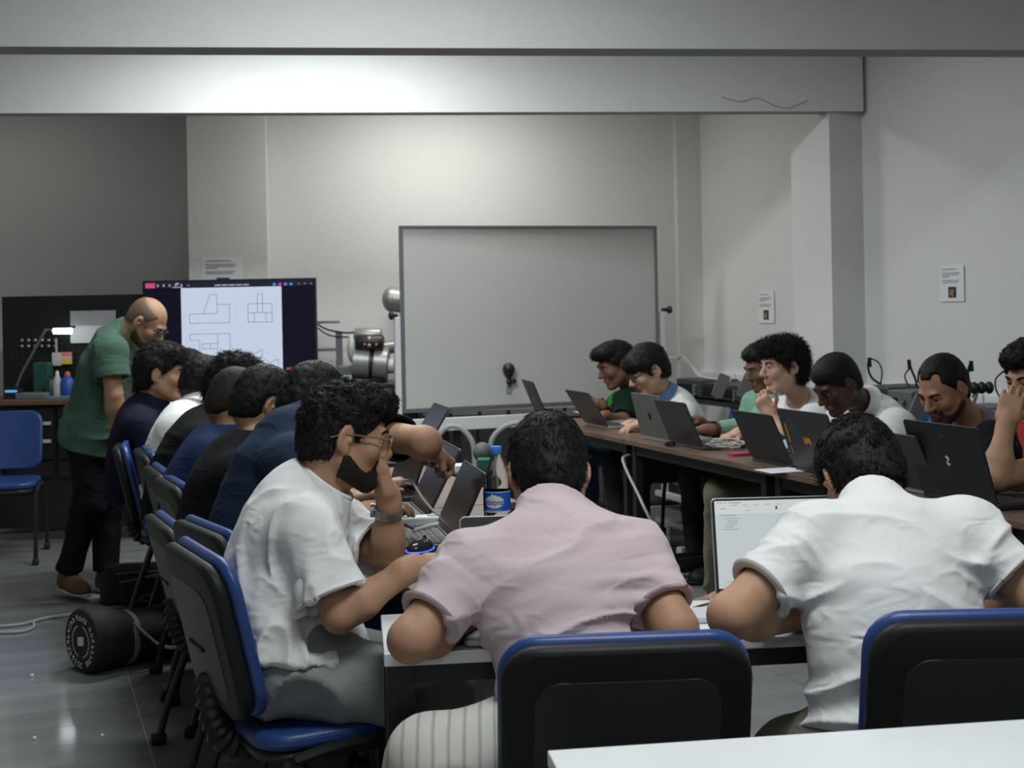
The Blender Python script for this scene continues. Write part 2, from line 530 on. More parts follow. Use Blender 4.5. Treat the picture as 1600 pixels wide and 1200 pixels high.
# ------------------------------------------------------------------ chairs
def make_chair(label, pad, group):
    t = thing('office_chair', label, 'chair', (0, 0, 0), 0, group)
    # seat
    m = MB(); m.prism(rr(0.455, 0.44, 0.09, 6), 0.425, 0.462); m.build('seat_cushion', pad, t, bevel=0.014, seg=3)
    m = MB(); m.prism(rr(0.44, 0.425, 0.085, 6), 0.398, 0.424); m.build('seat_shell', BLACKP, t, bevel=0.01)
    # backrest: drawn upright in xz, leaning back, slightly curved
    lean = 0.23
    Mb = Matrix.Translation((0, -0.235, 0.50)) @ Matrix.Rotation(lean, 4, 'X') @ Matrix.Translation((0, 0, 0.165)) @ RXM
    def bent(m, k=0.35):
        Mi = Mb.inverted()
        nv = []
        for p in m.v:
            q = Mi @ Vector(p)
            q.z -= k * q.x * q.x
            nv.append(tuple(Mb @ q))
        m.v = nv
        return m
    def slab(w, h, r, z0, z1, cy=0.0):
        # subdivided rounded slab so that it can bend
        m = MB()
        out = rr(w, h, r, 6)
        rings = [1.0, 0.8, 0.55, 0.25]
        vs, fs = [], []
        n = len(out)
        for z in (z0, z1):
            for s_ in rings:
                vs += [(x * s_, y * s_ + cy, z) for x, y in out]
        L = len(rings) * n
        for side in (0, 1):
            o_ = side * L
            for a in range(len(rings) - 1):
                for k in range(n):
                    q = (o_ + a * n + k, o_ + a * n + (k + 1) % n, o_ + (a + 1) * n + (k + 1) % n, o_ + (a + 1) * n + k)
                    fs.append(q if side == 1 else q[::-1])
            c = tuple(o_ + (len(rings) - 1) * n + k for k in range(n))
            fs.append(c if side == 1 else c[::-1])
        for k in range(n):
            fs.append((k, (k + 1) % n, L + (k + 1) % n, L + k))
        m.add(vs, fs, Mb)
        return bent(m)
    # local z of Mb points towards -y (the back of the chair)
    slab(0.452, 0.352, 0.075, -0.030, -0.001).build('back_cushion', pad, t, bevel=0.013, seg=3)
    shell = slab(0.446, 0.344, 0.073, 0.0, 0.034).build('back_shell', GREYP, t, bevel=0.013, seg=3)
    slab(0.33, 0.25, 0.05, 0.031, 0.0356, -0.012).build('back_inset', BLACKP, shell, bevel=0.004)
    slab(0.12, 0.010, 0.004, 0.035, 0.040, -0.03).build('back_slot', GREYP, shell, bevel=0.002)
    # bellows bracket
    pts = curve([(0, -0.268, 0.56), (0, -0.262, 0.47), (0, -0.225, 0.405), (0, -0.12, 0.385), (0, 0.02, 0.388)], 7)
    rs = [0.034 + (0.006 if k % 2 else -0.004) for k in range(len(pts))]
    m = MB(); m.tube(pts, rs, 10, flat=0.55); m.build('bellows_bracket', BLACKP, t)
    for sx in (-1, 1):
        m = MB(); m.tube(curve([(sx * 0.235, 0.235, 0.012), (sx * 0.238, 0.215, 0.25), (sx * 0.238, 0.19, 0.41)], 5), 0.0125, 8); lg = m.build('leg', BLACKM, t)
        m = MB(); m.box((sx * 0.235, 0.235, 0.016), (0.034, 0.045, 0.032)); m.build('foot_cap', BLACKP, lg, bevel=0.006)
        m = MB(); m.tube(curve([(sx * 0.235, -0.29, 0.012), (sx * 0.238, -0.25, 0.16), (sx * 0.238, -0.16, 0.41)], 5), 0.0125, 8); lg = m.build('leg', BLACKM, t)
        m = MB(); m.box((sx * 0.235, -0.29, 0.02), (0.034, 0.05, 0.04)); m.build('foot_cap', BLACKP, lg, bevel=0.008)
        m = MB(); m.tube(curve([(sx * 0.238, -0.15, 0.412), (sx * 0.242, -0.05, 0.428), (sx * 0.242, 0.1, 0.428), (sx * 0.238, 0.195, 0.405)], 5), 0.0135, 8); m.build('side_rail', BLACKM, t)
    m = MB(); m.tube([(-0.238, -0.12, 0.385), (0.238, -0.12, 0.385)], 0.011, 8); m.tube([(-0.238, 0.12, 0.385), (0.238, 0.12, 0.385)], 0.011, 8); m.build('cross_bar', BLACKM, t)
    return t

def face(a):            # rotation so that local +y points along angle a (radians from +x)
    return a - PI / 2
def from_back(px, py, d, ang, z=None, off=0.30):
    p = P(px, py, d)
    f = Vector((math.cos(ang), math.sin(ang), 0))
    c = p + f * off
    return Vector((c.x, c.y, 0))
D_ = math.radians
G_L, G_R = 'chairs along the left row of people', 'chairs along the right row of people'
chairs_used = []
chair0 = make_chair('blue padded chair with black shell nearest on the left, holding the bearded man', BLUE, G_L)
c = from_back(305, 884, 3.12, D_(27)); chair0.location = c; chair0.rotation_euler = (0, 0, face(D_(27)))
def chair(px, py, d, deg, label, group, off=0.30, scale=None):
    return dup(chair0, from_back(px, py, d, D_(deg), off=off), face(D_(deg)), label, group, scale)
chair(318, 832, 3.75, 31, 'blue padded chair just behind the nearest left chair, under the navy tee man', G_L)
chair(256, 834, 4.25, 24, 'dark chair pulled back from the left row, its grey shell turned to the aisle', G_L, scale=(1, 1, 0.93))
chair(268, 764, 4.75, 24, 'blue rimmed chair under the man in the plain black tee with the visible ear', G_L)
chair(246, 742, 5.12, 22, 'blue rimmed chair partly hidden behind the one of the black tee man', G_L)
chair(226, 708, 5.8, 20, 'blue rimmed chair of the man in the white shirt in the left row', G_L)
chair(192, 697, 6.15, 12, 'blue rimmed chair beside the standing man, under the navy shirt man', G_L)
chair(975, 1003, 2.42, 93.5, 'black backed chair in the foreground behind the pink shirt man', 'foreground chairs', off=0.27)
chair(1546, 970, 2.42, 90, 'black backed chair in the foreground cut by the right edge, behind the white shirt man', 'foreground chairs', off=0.27, scale=(1, 1, 1.035))
# empty chair at the far left, facing the camera
p = P(20, 645, 8.15)
dup(chair0, Vector((p.x, p.y - 0.27, 0)), face(D_(-78)), 'empty blue chair at the left edge in front of the black workbench', None)
for deg, n, t, l in ((202, 3.84, 6.45, 'blue chair back showing behind the man with the blue polo collar'),
                     (200, 3.92, 7.35, 'blue chair at the far end of the right row under the green shirt man'),
                     (198, 3.80, 5.15, 'chair under the curly haired man in the right row'),
                     (198, 3.95, 5.85, 'chair under the mint sleeved person behind the curly haired man'),
                     (198, 3.82, 4.60, 'chair under the dark skinned man in the white polo'),
                     (198, 3.82, 4.08, 'chair under the bearded man in the black and mauve tee'),
                     (198, 3.80, 3.45, 'chair under the red shirt man at the right edge')):
    q = NT(n, t)
    dup(chair0, q, face(D_(deg)), l, G_R)

chair0.scale = (1, 1, 1.05)
# ------------------------------------------------------------------ laptops
def laptop(label, c, rz, lid, base, screen, tilt=112, W=0.325, D=0.225, th=0.016, group='open laptops', z=0.74, emblem=None, keys=KEYW, ridge=False):
    """local +y points from the user to the hinge; origin on the table under the base centre"""
    t = thing('laptop', label, 'laptop', (c[0], c[1], z), rz, group)
    m = MB(); m.prism(rr(W, D, 0.012, 3), 0.002, th); m.build('base', base, t, bevel=0.002)
    # keyboard: rows of separate keys joined into one part
    deck = MB(); deck.box((0, 0.035, th + 0.0003), (W * 0.9, D * 0.50, 0.0006)); kd = deck.build('keyboard', KEY, t, smooth=False)
    m = MB()
    for r in range(6):
        y = 0.035 + D * 0.25 - (r + 0.5) * D * 0.5 / 6
        n = 14 if r < 5 else 8
        xs = W * 0.9 / n
        for k in range(n):
            ww = xs * 0.84
            m.box((-W * 0.45 + xs * (k + 0.5), y, th + 0.0015), (ww, D * 0.5 / 6 * 0.82, 0.0018))
    m.build('keys', keys, kd, smooth=False, kind='stuff')
    m = MB(); m.box((0, -D * 0.31, th + 0.0004), (W * 0.33, D * 0.27, 0.0008)); m.build('trackpad', base, t, smooth=False)
    Mh = Matrix.Translation((0, D / 2 - 0.004, th - 0.002)) @ Matrix.Rotation(D_(90 - tilt), 4, 'X') @ RXM
    # in Mh space: x right, y up the lid, z towards the user ( -y )
    hl = D * 0.97
    m = MB(); m.prism([(x, y + hl / 2 + 0.006) for x, y in rr(W, hl, 0.012, 3)], -0.006, 0.0, Mh); ld = m.build('lid', lid, t, bevel=0.0015)
    m = MB(); m.prism([(x, y + hl / 2 + 0.006) for x, y in rr(W * 0.985, hl * 0.975, 0.010, 3)], 0.0, 0.0012, Mh); bz = m.build('bezel', LBLACK, t)
    m = MB(); m.box((0, hl / 2 + 0.012, 0.0016), (W * 0.95, hl * 0.88, 0.0008), Mh); sc = m.build('display', screen, bz, smooth=False)
    m = MB(); m.tube([(-W * 0.42, D / 2 - 0.004, th - 0.001), (W * 0.42, D / 2 - 0.004, th - 0.001)], 0.006, 8); m.build('hinge', base, t)
    if emblem:
        emblem(ld, Mh @ Matrix.Translation((0, hl / 2 + 0.006, -0.0068)), W, hl)
    return t, Mh, sc, hl

def disc(c, r, n=20):
    return [(c[0] + r * math.cos(2 * PI * k / n), c[1] + r * math.sin(2 * PI * k / n)) for k in range(n)]
def em_round(matl):
    # bitten fruit style round emblem with a leaf
    def f(ld, M, W, H):
        m = MB()
        out = [(0.016 * math.cos(a) * (1.0 if abs(a) > 0.5 else 0.72), 0.018 * math.sin(a) - 0.002) for a in [2 * PI * k / 24 - PI for k in range(24)]]
        m.prism(out, -0.0006, 0.0006, M)
        m.prism([(0.000, 0.019), (0.006, 0.022), (0.007, 0.029), (0.001, 0.026)], -0.0006, 0.0006, M)
        m.build('emblem', matl, ld, smooth=False)
    return f
def em_word(matl, off=(0.0, 0.0), w=0.05, h=0.006):
    def f(ld, M, W, H):
        m = MB()
        for k in range(4):
            m.box((off[0] * W - w / 2 + w / 4 * (k + 0.5), off[1] * H, 0), (w / 4 * 0.72, h, 0.001), M)
        m.build('emblem', matl, ld, smooth=False)
    return f
ORANGE = mat('orange_sticker', (0.75, 0.28, 0.03), 0.5)
def em_stickers(ld, M, W, H):
    m = MB()
    xs = [(-0.028, -0.012), (-0.020, 0.014), (-0.012, -0.008), (-0.004, 0.016), (0.003, -0.012)]
    for a, b in zip(xs[:-1], xs[1:]):
        m.tube([(a[0] + 0.02, a[1] - 0.005, 0), (b[0] + 0.02, b[1] - 0.005, 0)], 0.0028, 5, M)
    m.tube([(0.03, -0.015, 0), (0.034, 0.012, 0)], 0.0025, 5, M)
    m.build('sticker', ORANGE, ld)
    m = MB()
    for k in range(26):
        a = 2 * PI * k / 26
        m.box((0.10 + 0.028 * math.cos(a), 0.052 + 0.028 * math.sin(a), 0), (0.004, 0.003, 0.001), M)
        if k % 2:
            m.box((0.10 + 0.019 * math.cos(a), 0.052 + 0.019 * math.sin(a), 0), (0.005, 0.003, 0.001), M)
    m.prism([(0.092, 0.045), (0.108, 0.045), (0.104, 0.060), (0.096, 0.060)], -0.0005, 0.0005, M)
    m.build('sticker', mat('faded_grey_sticker', (0.10, 0.10, 0.09), 0.6), ld, smooth=False)
    m = MB(); m.box((0.145, 0.02, 0), (0.006, 0.08, 0.001), M); m.box((0.148, -0.05, 0), (0.004, 0.03, 0.001), M)
    m.build('sticker', ORANGE, ld, smooth=False)
WEMB = mat('pale_lid_emblem', (0.62, 0.60, 0.60), 0.5)
REMB = mat('dim_red_emblem', (0.16, 0.05, 0.06), 0.5)
def em_shield(ld, M, W, H):
    m = MB()
    sh = [(0.014 * math.cos(a), 0.019 * math.sin(a)) for a in [2 * PI * k / 24 for k in range(24)]]
    for k in range(24):
        a, b = sh[k], sh[(k + 1) % 24]
        m.tube([(a[0], a[1], 0), (b[0], b[1], 0)], 0.0012, 4, M)
    m.build('emblem', REMB, ld)
    m = MB(); pts = [(0.006, 0.013, 0), (-0.003, 0.010, 0), (-0.005, 0.003, 0), (0.003, -0.001, 0), (0.004, -0.008, 0), (-0.004, -0.013, 0), (-0.008, -0.009, 0)]
    m.tube(curve(pts, 3), 0.0026, 5, M); m.build('emblem', WEMB, ld)
    m = MB(); m.box((0, 0.085, 0), (0.02, 0.006, 0.001), M); m.build('emblem', mat('dim_lid_word', (0.06, 0.06, 0.065), 0.5), ld, smooth=False)

# right row: hinge towards the aisle, users beyond
def lap_r(px, label, lid, base, tilt, emblem=None, hn=2.90, rz=0.0, **k):
    u = (px - 800 - 220 * ROLL) / FPX
    d = hn / (0.941 * u + 0.339)
    p = Vector((u * d, d, 0)) + NX * 0.108
    return laptop(label, p, ANG + PI / 2 + rz, lid, base, GLASSB, tilt, emblem=emblem, **k)
DIMB = mat('dim_black_emblem', (0.004, 0.004, 0.004), 0.2)
lap_r(849, 'black laptop lid farthest along the right table, in front of the whiteboard', LBLACK, LBLACK, 112, em_round(DIMB), hn=2.93, rz=-0.15)
lap_r(934, 'silver grey laptop that the green shirt man types on', SPGREY, SILVER, 122, None, hn=2.95)
lap_r(1026, 'grey laptop with a round dark emblem on its lid, third along the right table', mat('mid_grey_laptop', (0.16, 0.155, 0.15), 0.4, metal=0.4), SILVER, 104, em_round(DIMB))
lap_r(1074, 'dark grey laptop with a plain lid beside the coiled white cable', LDARK, SPGREY, 113, None)
lap_r(1206, 'black laptop with a plain lid in front of the curly haired man', LBLACK, LDARK, 114, em_word(mat('dim_lid_word', (0.06, 0.06, 0.065), 0.5), (0.36, 0.36), 0.02, 0.004))
lap_r(1285, 'black laptop with orange stickers on its lid', LDARK, LBLACK, 108, em_stickers, W=0.36, D=0.25)
lap_r(1424, 'plain dark laptop half hidden behind the head of the white shirt man', LDARK, SILVER, 116, None)
lap_r(1506, 'large black laptop with a pale curved emblem at the right edge of the room', LBLACK, LBLACK, 106, em_shield, W=0.385, D=0.265)

# left row: users on the left, screens towards the left
def lap_l(px, py, label, lid, base, tilt, rz=0.0, d=None, screen=GLASSB, **k):
    p = PZ(px, py, 0.745) if d is None else P(px, py, d)
    return laptop(label, p - NX * 0.108, ANG - PI / 2 + rz, lid, base, screen, tilt, **k)
lap_l(696, 838, 'black laptop with its dark screen open beside the wireless mouse', LBLACK, LDARK, 115, rz=-0.14, W=0.36, D=0.215, keys=mat('key_grey', (0.05, 0.05, 0.052), 0.5))
lap_l(648, 800, 'dark laptop behind the white cable, in front of the outstretched fist', LDARK, LDARK, 118, rz=-0.12, W=0.36, D=0.24)
p_ = NT(1.47, 5.80)
laptop('dark laptop with a tilted lid seen against the left foot of the whiteboard', p_, ANG - PI / 2 - 0.1, LDARK, LBLACK, GLASSB, 122, W=0.36, D=0.27)
for n_, t_, l_ in ((1.16, 4.75, 'closed in dark laptop of the man in the plain black tee'), (1.18, 5.95, 'dark laptop in front of the white shirt man in the left row'), (1.15, 6.6, 'dark laptop under the hand of the standing man')):
    laptop(l_, NT(n_, t_), ANG - PI / 2, LBLACK, LDARK, GLASSB, 110)

# silver laptop under the pink shirt man's hand, and the laptop with the bright screen
p_ = PZ(846, 990, 0.745)
laptop('silver laptop with printed stickers on its palm rest under the pink shirt man', (p_.x, p_.y + 0.03, 0), WD_A - 0.06, SILVER, SILVER, GLASSB, 108, keys=KEY, D=0.215)
o = MB()
scr_m = mat('lit_white_screen', (0.02, 0.02, 0.02), 0.2, emit=(0.78, 0.87, 0.87), estr=0.62)
hp = P(1224, 936, 3.0)
mac, Mh, scr, hl = laptop('silver laptop whose lit white drawing window shows beside the white shirt man', (PZ(1222, 952, 0.745).x + .035, 2.925, 0), 0.045, SILVER, SILVER, scr_m, 102, W=0.33, D=0.226, keys=KEY)
UI = mat('interface_grey', (0.02, 0.02, 0.02), 0.3, emit=(0.35, 0.38, 0.40), estr=0.7)
UIT = mat('interface_teal', (0.02, 0.02, 0.02), 0.3, emit=(0.15, 0.55, 0.55), estr=0.6)
UIR = mat('interface_red', (0.02, 0.02, 0.02), 0.3, emit=(0.75, 0.2, 0.2), estr=0.6)
UIP = mat('interface_sheet', (0.02, 0.02, 0.02), 0.3, emit=(0.62, 0.74, 0.76), estr=0.62)
UIB = mat('interface_pale_band', (0.02, 0.02, 0.02), 0.3, emit=(0.86, 0.9, 0.9), estr=0.66)
sw, sh = 0.33 * 0.95, hl * 0.88
def ui(boxes, m, nm):
    mm = MB()
    for x, y, w, h in boxes:       # fractions from the top left of the display
        mm.box((-sw / 2 + (x + w / 2) * sw, hl / 2 + 0.012 + sh / 2 - (y + h / 2) * sh, 0.0022 + (0.0002 if nm != 'menu_band' else 0)), (w * sw, h * sh, 0.0005), Mh)
    return mm.build(nm, m, scr, smooth=False)
ui([(0, 0, 1, 0.15)], UIB, 'menu_band')
ui([(0.02, 0.02, 0.012, 0.012), (0.045, 0.02, 0.012, 0.012), (0.07, 0.02, 0.012, 0.012), (0.10, 0.02, 0.012, 0.012), (0.12, 0.02, 0.07, 0.01)]
   + [(0.12 + 0.08 * k, 0.05, 0.045, 0.006) for k in range(5)] + [(0.04, 0.085, 0.04, 0.01), (0.22, 0.115, 0.04, 0.006), (0.43, 0.11, 0.04, 0.006)]
   + [(0.55 + 0.045 * k, 0.075, 0.02, 0.022) for k in range(4)], UI, 'menu_words')['kind'] = 'stuff'
ui([(0.44, 0.075, 0.012, 0.03)], mat('interface_black', (0.01, 0.01, 0.01), 0.3), 'cursor')
ui([(0.05, 0.165 + 0.026 * 0, 0.10, 0.009), (0.07, 0.20, 0.11, 0.007), (0.085, 0.225, 0.08, 0.007), (0.085, 0.25, 0.075, 0.007), (0.07, 0.275, 0.085, 0.007), (0.07, 0.30, 0.06, 0.007), (0.065, 0.325, 0.10, 0.009), (0.035, 0.165, 0.008, 0.008), (0.05, 0.20, 0.008, 0.008), (0.04, 0.325, 0.012, 0.008)], UI, 'feature_tree')
ui([(0.05, 0.92, 0.05, 0.006)] + [(0.04 + 0.025 * k, 0.965, 0.008, 0.01) for k in range(5)] + [(0.18, 0.87, 0.012, 0.006)], UI, 'status_words')
ui([(0.52, 0.33, 0.40, 0.45)], UIP, 'drawing_sheet')
ui([(0.52, 0.33, 0.40, 0.003), (0.52, 0.33, 0.002, 0.45), (0.92, 0.33, 0.002, 0.45), (0.52, 0.78, 0.40, 0.003)], UI, 'drawing_outline')
ui([(0.76, 0.065, 0.03, 0.028), (0.84, 0.075, 0.02, 0.012)], UIT, 'tool_icon')
ui([(0.66, 0.012, 0.012, 0.008), (0.66, 0.03, 0.045, 0.006), (0.73, 0.06, 0.014, 0.012)], UIR, 'tool_icon')
# ------------------------------------------------------------------ whiteboard on its stand
BW, BH = 1.82, 1.2
bl = P(629, 640, 8.75)
t = thing('whiteboard', 'large rolling whiteboard on a white stand in front of the back wall', 'whiteboard', (bl.x, bl.y, 0), ANG)
zb = 0.735
m = MB(); m.box((BW / 2, 0, zb + BH / 2), (BW - 0.02, 0.012, BH - 0.02)); m.build('writing_surface', BOARD, t, smooth=False)
for nm, c, s in (('frame_rail', (BW / 2, 0, zb + BH - 0.008), (BW, 0.03, 0.02)), ('frame_rail', (BW / 2, 0, zb + 0.012), (BW, 0.03, 0.028)),
                 ('frame_rail', (0.01, 0, zb + BH / 2), (0.022, 0.03, BH)), ('frame_rail', (BW - 0.01, 0, zb + BH / 2), (0.02, 0.03, BH))):
    m = MB(); m.box(c, s); m.build(nm, ALUD, t, smooth=False, bevel=0.003)
for sx in (-0.022, BW + 0.035):
    m = MB(); m.box((sx, 0.01, 0.70), (0.04, 0.04, 1.30)); pst = m.build('stand_post', WHITEP, t, smooth=False, bevel=0.006)
    m = MB(); m.tube([(sx, 0.01, 1.36), (sx + (0.05 if sx > 1 else -0.03), 0.0, 1.36)], 0.012, 8); m.ball((sx + (0.055 if sx > 1 else -0.04), 0, 1.36), 0.028, 12, 8, sc=(0.7, 1, 1)); m.build('clamp_knob', BLACKP, pst)
    m = MB(); m.box((sx, 0, 0.09), (0.05, 0.6, 0.04)); m.build('stand_foot', WHITEP, t, smooth=False, bevel=0.006)
    for sy in (-0.27, 0.27):
        m = MB(); m.tube([(sx - 0.012, sy, 0.034), (sx + 0.012, sy, 0.034)], 0.033, 14); m.build('caster', BLACKP, t)
m = MB(); m.box((BW / 2, -0.005, zb - 0.085), (BW + 0.04, 0.035, 0.085)); m.build('stand_crossbar', WHITEP, t, smooth=False, bevel=0.006)
for k in range(9):
    m = MB(); m.box((0.12 + k * 0.2, 0.0, zb - 0.03), (0.02, 0.02, 0.03)); m.build('mounting_clip', BLACKP, t, smooth=False)
# black bulb shaped sponge hanging on the board
p = P(795, 592, 8.75); p.y = bl.y + (p.x - bl.x) * 0.36 - 0.03
t = thing('board_wiper', 'black bulb shaped wiper stuck to the lower middle of the whiteboard', 'wiper', p, ANG)
m = MB(); m.lathe([(0.002, -0.012), (0.012, -0.01), (0.018, 0.0), (0.034, 0.022), (0.042, 0.05), (0.036, 0.075), (0.018, 0.09), (0.002, 0.094)], 16); m.build('bulb', BLACKP, t)
m = MB(); m.ball((0.0, -0.006, -0.032), 0.02, 10, 8, sc=(1, .8, 1.2)); m.ball((0.032, -0.004, -0.026), 0.018, 10, 8, sc=(1.2, .8, .8)); m.tube([(0.0, 0, -0.01), (0.02, 0, -0.03)], 0.01, 8); m.build('knotted_end', BLACKP, t)
m = MB(); m.box((0.005, 0.018, -0.085), (0.035, 0.004, 0.05)); m.build('tape_tail', mat('grey_tape', (0.3, 0.3, 0.29), 0.6), t, smooth=False)

# ------------------------------------------------------------------ television with the technical drawing
TVD = 8.85
tl_, tr_ = P(222, 437, TVD), P(493, 438, TVD)
tvw = tr_.x - tl_.x; tvh = tvw * 0.565
t = thing('television', 'large flat screen showing a technical drawing behind the left row', 'television', ((tl_.x + tr_.x) / 2, TVD, 0), 0.0)
zc = tl_.z - 0.008 - tvh / 2
m = MB(); m.box((0, 0.03, zc), (tvw, 0.05, tvh)); m.build('casing', BLACKP, t, smooth=False, bevel=0.004)
SCRN = mat('screen_navy', (0.003, 0.003, 0.004), 0.25, spec=0.2, emit=(0.005, 0.005, 0.014), estr=1.0)
m = MB(); m.box((0, 0.003, zc), (tvw * 0.985, 0.006, tvh * 0.975)); sc_ = m.build('display', SCRN, t, smooth=False)
PAGE = mat('screen_page', (0.01, 0.01, 0.01), 0.2, emit=(0.63, 0.71, 0.88), estr=0.86)
LINE = mat('screen_line', (0.01, 0.01, 0.01), 0.2, emit=(0.16, 0.19, 0.28), estr=0.9)
LINEF = mat('screen_faint_line', (0.01, 0.01, 0.01), 0.2, emit=(0.42, 0.47, 0.60), estr=0.9)
def tvx(px):           # photo pixel of the enlarged view -> local
    return (px - 222 - 271 / 2) / 271 * tvw
def tvz(py):
    return zc + tvh / 2 - (py - 437) / 153.0 * tvh
def tvbox(nm, items, m_, y=-0.0010):
    mm = MB()
    for x0, y0, x1, y1 in items:
        mm.box(((tvx(x0) + tvx(x1)) / 2, y, (tvz(y0) + tvz(y1)) / 2), (abs(tvx(x1) - tvx(x0)) + 1e-5, 0.001, abs(tvz(y1) - tvz(y0)) + 1e-5))
    return mm.build(nm, m_, sc_, smooth=False)
tvbox('drawing_page', [(282.5, 449.5, 439.5, 588)], PAGE)
tvbox('status_band', [(222.5 + 3, 439.5, 489, 449)], mat('screen_bar', (0.01, 0.01, 0.01), 0.2, emit=(0.010, 0.011, 0.028), estr=1.0), -0.0006)
def Z7(x, y):          # zoomed crop (215,430)-(500,590) at x5.614
    return 215 + x / 5.614, 430 + y / 5.614
def segs(nm, lines, m_, r):
    mm = MB()
    for a, b in lines:
        ax, ay = Z7(*a); bx, by_ = Z7(*b)
        A = Vector((tvx(ax), -0.0022, tvz(ay))); B = Vector((tvx(bx), -0.0022, tvz(by_)))
        mm.tube([A, B], r, 4)
    return mm.build(nm, m_, sc_, smooth=False, kind='stuff')
def poly(pts, close=False):
    q = list(zip(pts[:-1], pts[1:]))
    return q + [(pts[-1], pts[0])] if close else q
segs('drawing_lines', poly([(452, 420), (452, 338), (570, 338), (630, 172), (694, 172), (694, 338), (570, 338)]) + poly([(694, 258), (802, 258), (802, 420), (452, 420)])
     + poly([(965, 258), (1175, 258), (1175, 420), (965, 420)], True) + poly([(1048, 335), (1048, 172), (1092, 172), (1092, 335)]) + poly([(965, 338), (1175, 338)]) + poly([(1018, 338), (1018, 420)]) + poly([(1122, 338), (1122, 420)])
     + poly([(802, 700), (802, 515), (452, 515), (452, 570), (535, 570), (535, 682), (452, 682), (452, 735), (694, 735)]) + poly([(694, 515), (694, 735)]) + poly([(558, 600), (694, 600), (694, 645), (558, 645)], True) + poly([(628, 600), (628, 645)])
     + poly([(1010, 700), (1080, 660), (1222, 745), (1222, 800)]) + poly([(1080, 660), (1080, 720), (1010, 760)]) + poly([(1080, 720), (1150, 780), (1222, 745)]), LINE, 0.0018)
segs('dimension_lines', poly([(535, 338), (535, 420)]) + poly([(855, 258), (855, 420)]) + poly([(820, 258), (860, 258)]) + poly([(820, 420), (860, 420)]) + poly([(620, 148), (715, 148)]) + poly([(1030, 142), (1115, 142)])
     + poly([(1208, 172), (1208, 420)]) + poly([(968, 470), (1175, 470)]) + poly([(560, 480), (700, 480)]) + poly([(560, 480), (560, 600)]) + poly([(410, 310), (410, 450)]) + poly([(420, 540), (420, 610)]) + poly([(400, 615), (530, 615)]), LINEF, 0.0011)
tvbox('record_badge', [Z7(68, 62) + Z7(152, 106)], mat('screen_pink', (0.01, 0.01, 0.01), 0.2, emit=(0.80, 0.12, 0.28), estr=0.62), -0.0016)
tvbox('toolbar_icon', [Z7(170 + 52 * k, 74) + Z7(184 + 52 * k, 94) for k in range(5)] + [Z7(335, 62) + Z7(360, 80), Z7(434, 84) + Z7(455, 90), Z7(304, 98) + Z7(394, 106)] + [Z7(1405 + 55 * k, 86) + Z7(1420 + 55 * k, 92) for k in range(3)],
      mat('screen_white', (0.01, 0.01, 0.01), 0.2, emit=(0.55, 0.58, 0.7), estr=0.6), -0.0016)
tvbox('title_words', [Z7(675 + 62 * k, 84) + Z7(729 + 62 * k, 96) for k in range(5)], mat('screen_white', None), -0.0016)
for k, cc in enumerate(((0.05, 0.35, 0.8), (0.55, 0.1, 0.5), (0.35, 0.15, 0.75), (0.06, 0.3, 0.8))):
    tvbox('reaction_icon', [Z7(1186 + 49 * k, 80) + Z7(1212 + 49 * k, 102)], mat('screen_icon_%d' % k, (0.01, 0.01, 0.01), 0.2, emit=cc, estr=0.8), -0.0016)
tvbox('bottom_strip', [(445, 576.5, 482, 580.0)], mat('screen_magenta', (0.01, 0.01, 0.01), 0.2, emit=(0.6, 0.08, 0.3), estr=0.6), -0.0016)
m = MB(); m.box((0, 0.06, zc - tvh / 2 - 0.2), (0.08, 0.04, 0.9)); m.build('stand_column', BLACKM, t, smooth=False)
m = MB(); m.box((0, 0.06, 0.03), (0.9, 0.5, 0.04)); m.build('stand_base', BLACKM, t, smooth=False, bevel=0.005)

# ------------------------------------------------------------------ black tool bench at the far left
BD = 8.75
x0, x1 = P(4, 500, BD + 0.29).x, P(232, 500, BD).x
zb_ = P(100, 620, BD).z; zt_ = P(100, 461, BD).z
cx = (x0 + x1) / 2; w = x1 - x0
t = thing('workbench', 'black tool workbench with a pegboard back at the far left', 'workbench', (cx, BD, 0))
m = MB(); m.box((0, 0.30, (zt_ + zb_) / 2), (w, 0.03, zt_ - zb_)); pg = m.build('pegboard', mat('black_pegboard', (0.010, 0.010, 0.010), 0.5), t, smooth=False)
m = MB()
for i in range(26):
    for j in range(4):
        m.box((-w / 2 + 0.06 + i * (w - 0.12) / 25, 0.283, zb_ + 0.24 + j * 0.045), (0.008, 0.004, 0.008))
m.build('peg_holes', mat('peg_hole_grey', (0.06, 0.06, 0.06), 0.6), pg, smooth=False, kind='stuff')
m = MB(); m.box((0, 0.02, zb_ - 0.015), (w, 0.62, 0.03)); m.build('bench_top', mat('bench_wood', (0.15, 0.08, 0.045), 0.5, var=0.2, stretch=(8, 1, 1)), t, smooth=False, bevel=0.003)
m = MB(); m.box((0, 0.04, (zb_ - 0.03) / 2 + 0.04), (w, 0.56, zb_ - 0.11)); m.build('cabinet_body', BLACKM, t, smooth=False)
for k in range(4):
    for s in (-1, 1):
        zz = P(80, 645 + 27 * k, BD).z
        m = MB(); m.box((s * w * 0.245, -0.252, zz), (w * 0.46, 0.02, 0.10)); dr = m.build('drawer', BLACKM, t, smooth=False, bevel=0.003)
        if k < 2:
            m = MB(); m.box((s * w * 0.245, -0.268, zz - 0.045 + 0.0), (w * 0.44, 0.016, 0.02)); m.build('drawer_handle', mat('bright_aluminium_strip', (0.62, 0.63, 0.65), 0.4, metal=0.2), dr, smooth=False)
def bench_pt(px, py, dy=0.0):
    return P(px, py, BD + dy)
m = MB()
for k in range(6):
    for r_ in range(2):
        p = bench_pt(34 + k * 10.4, 532 + r_ * 9, 0.27)
        m.ball((p.x, p.y, p.z), 0.012, 8, 6, sc=(1, .5, 1))
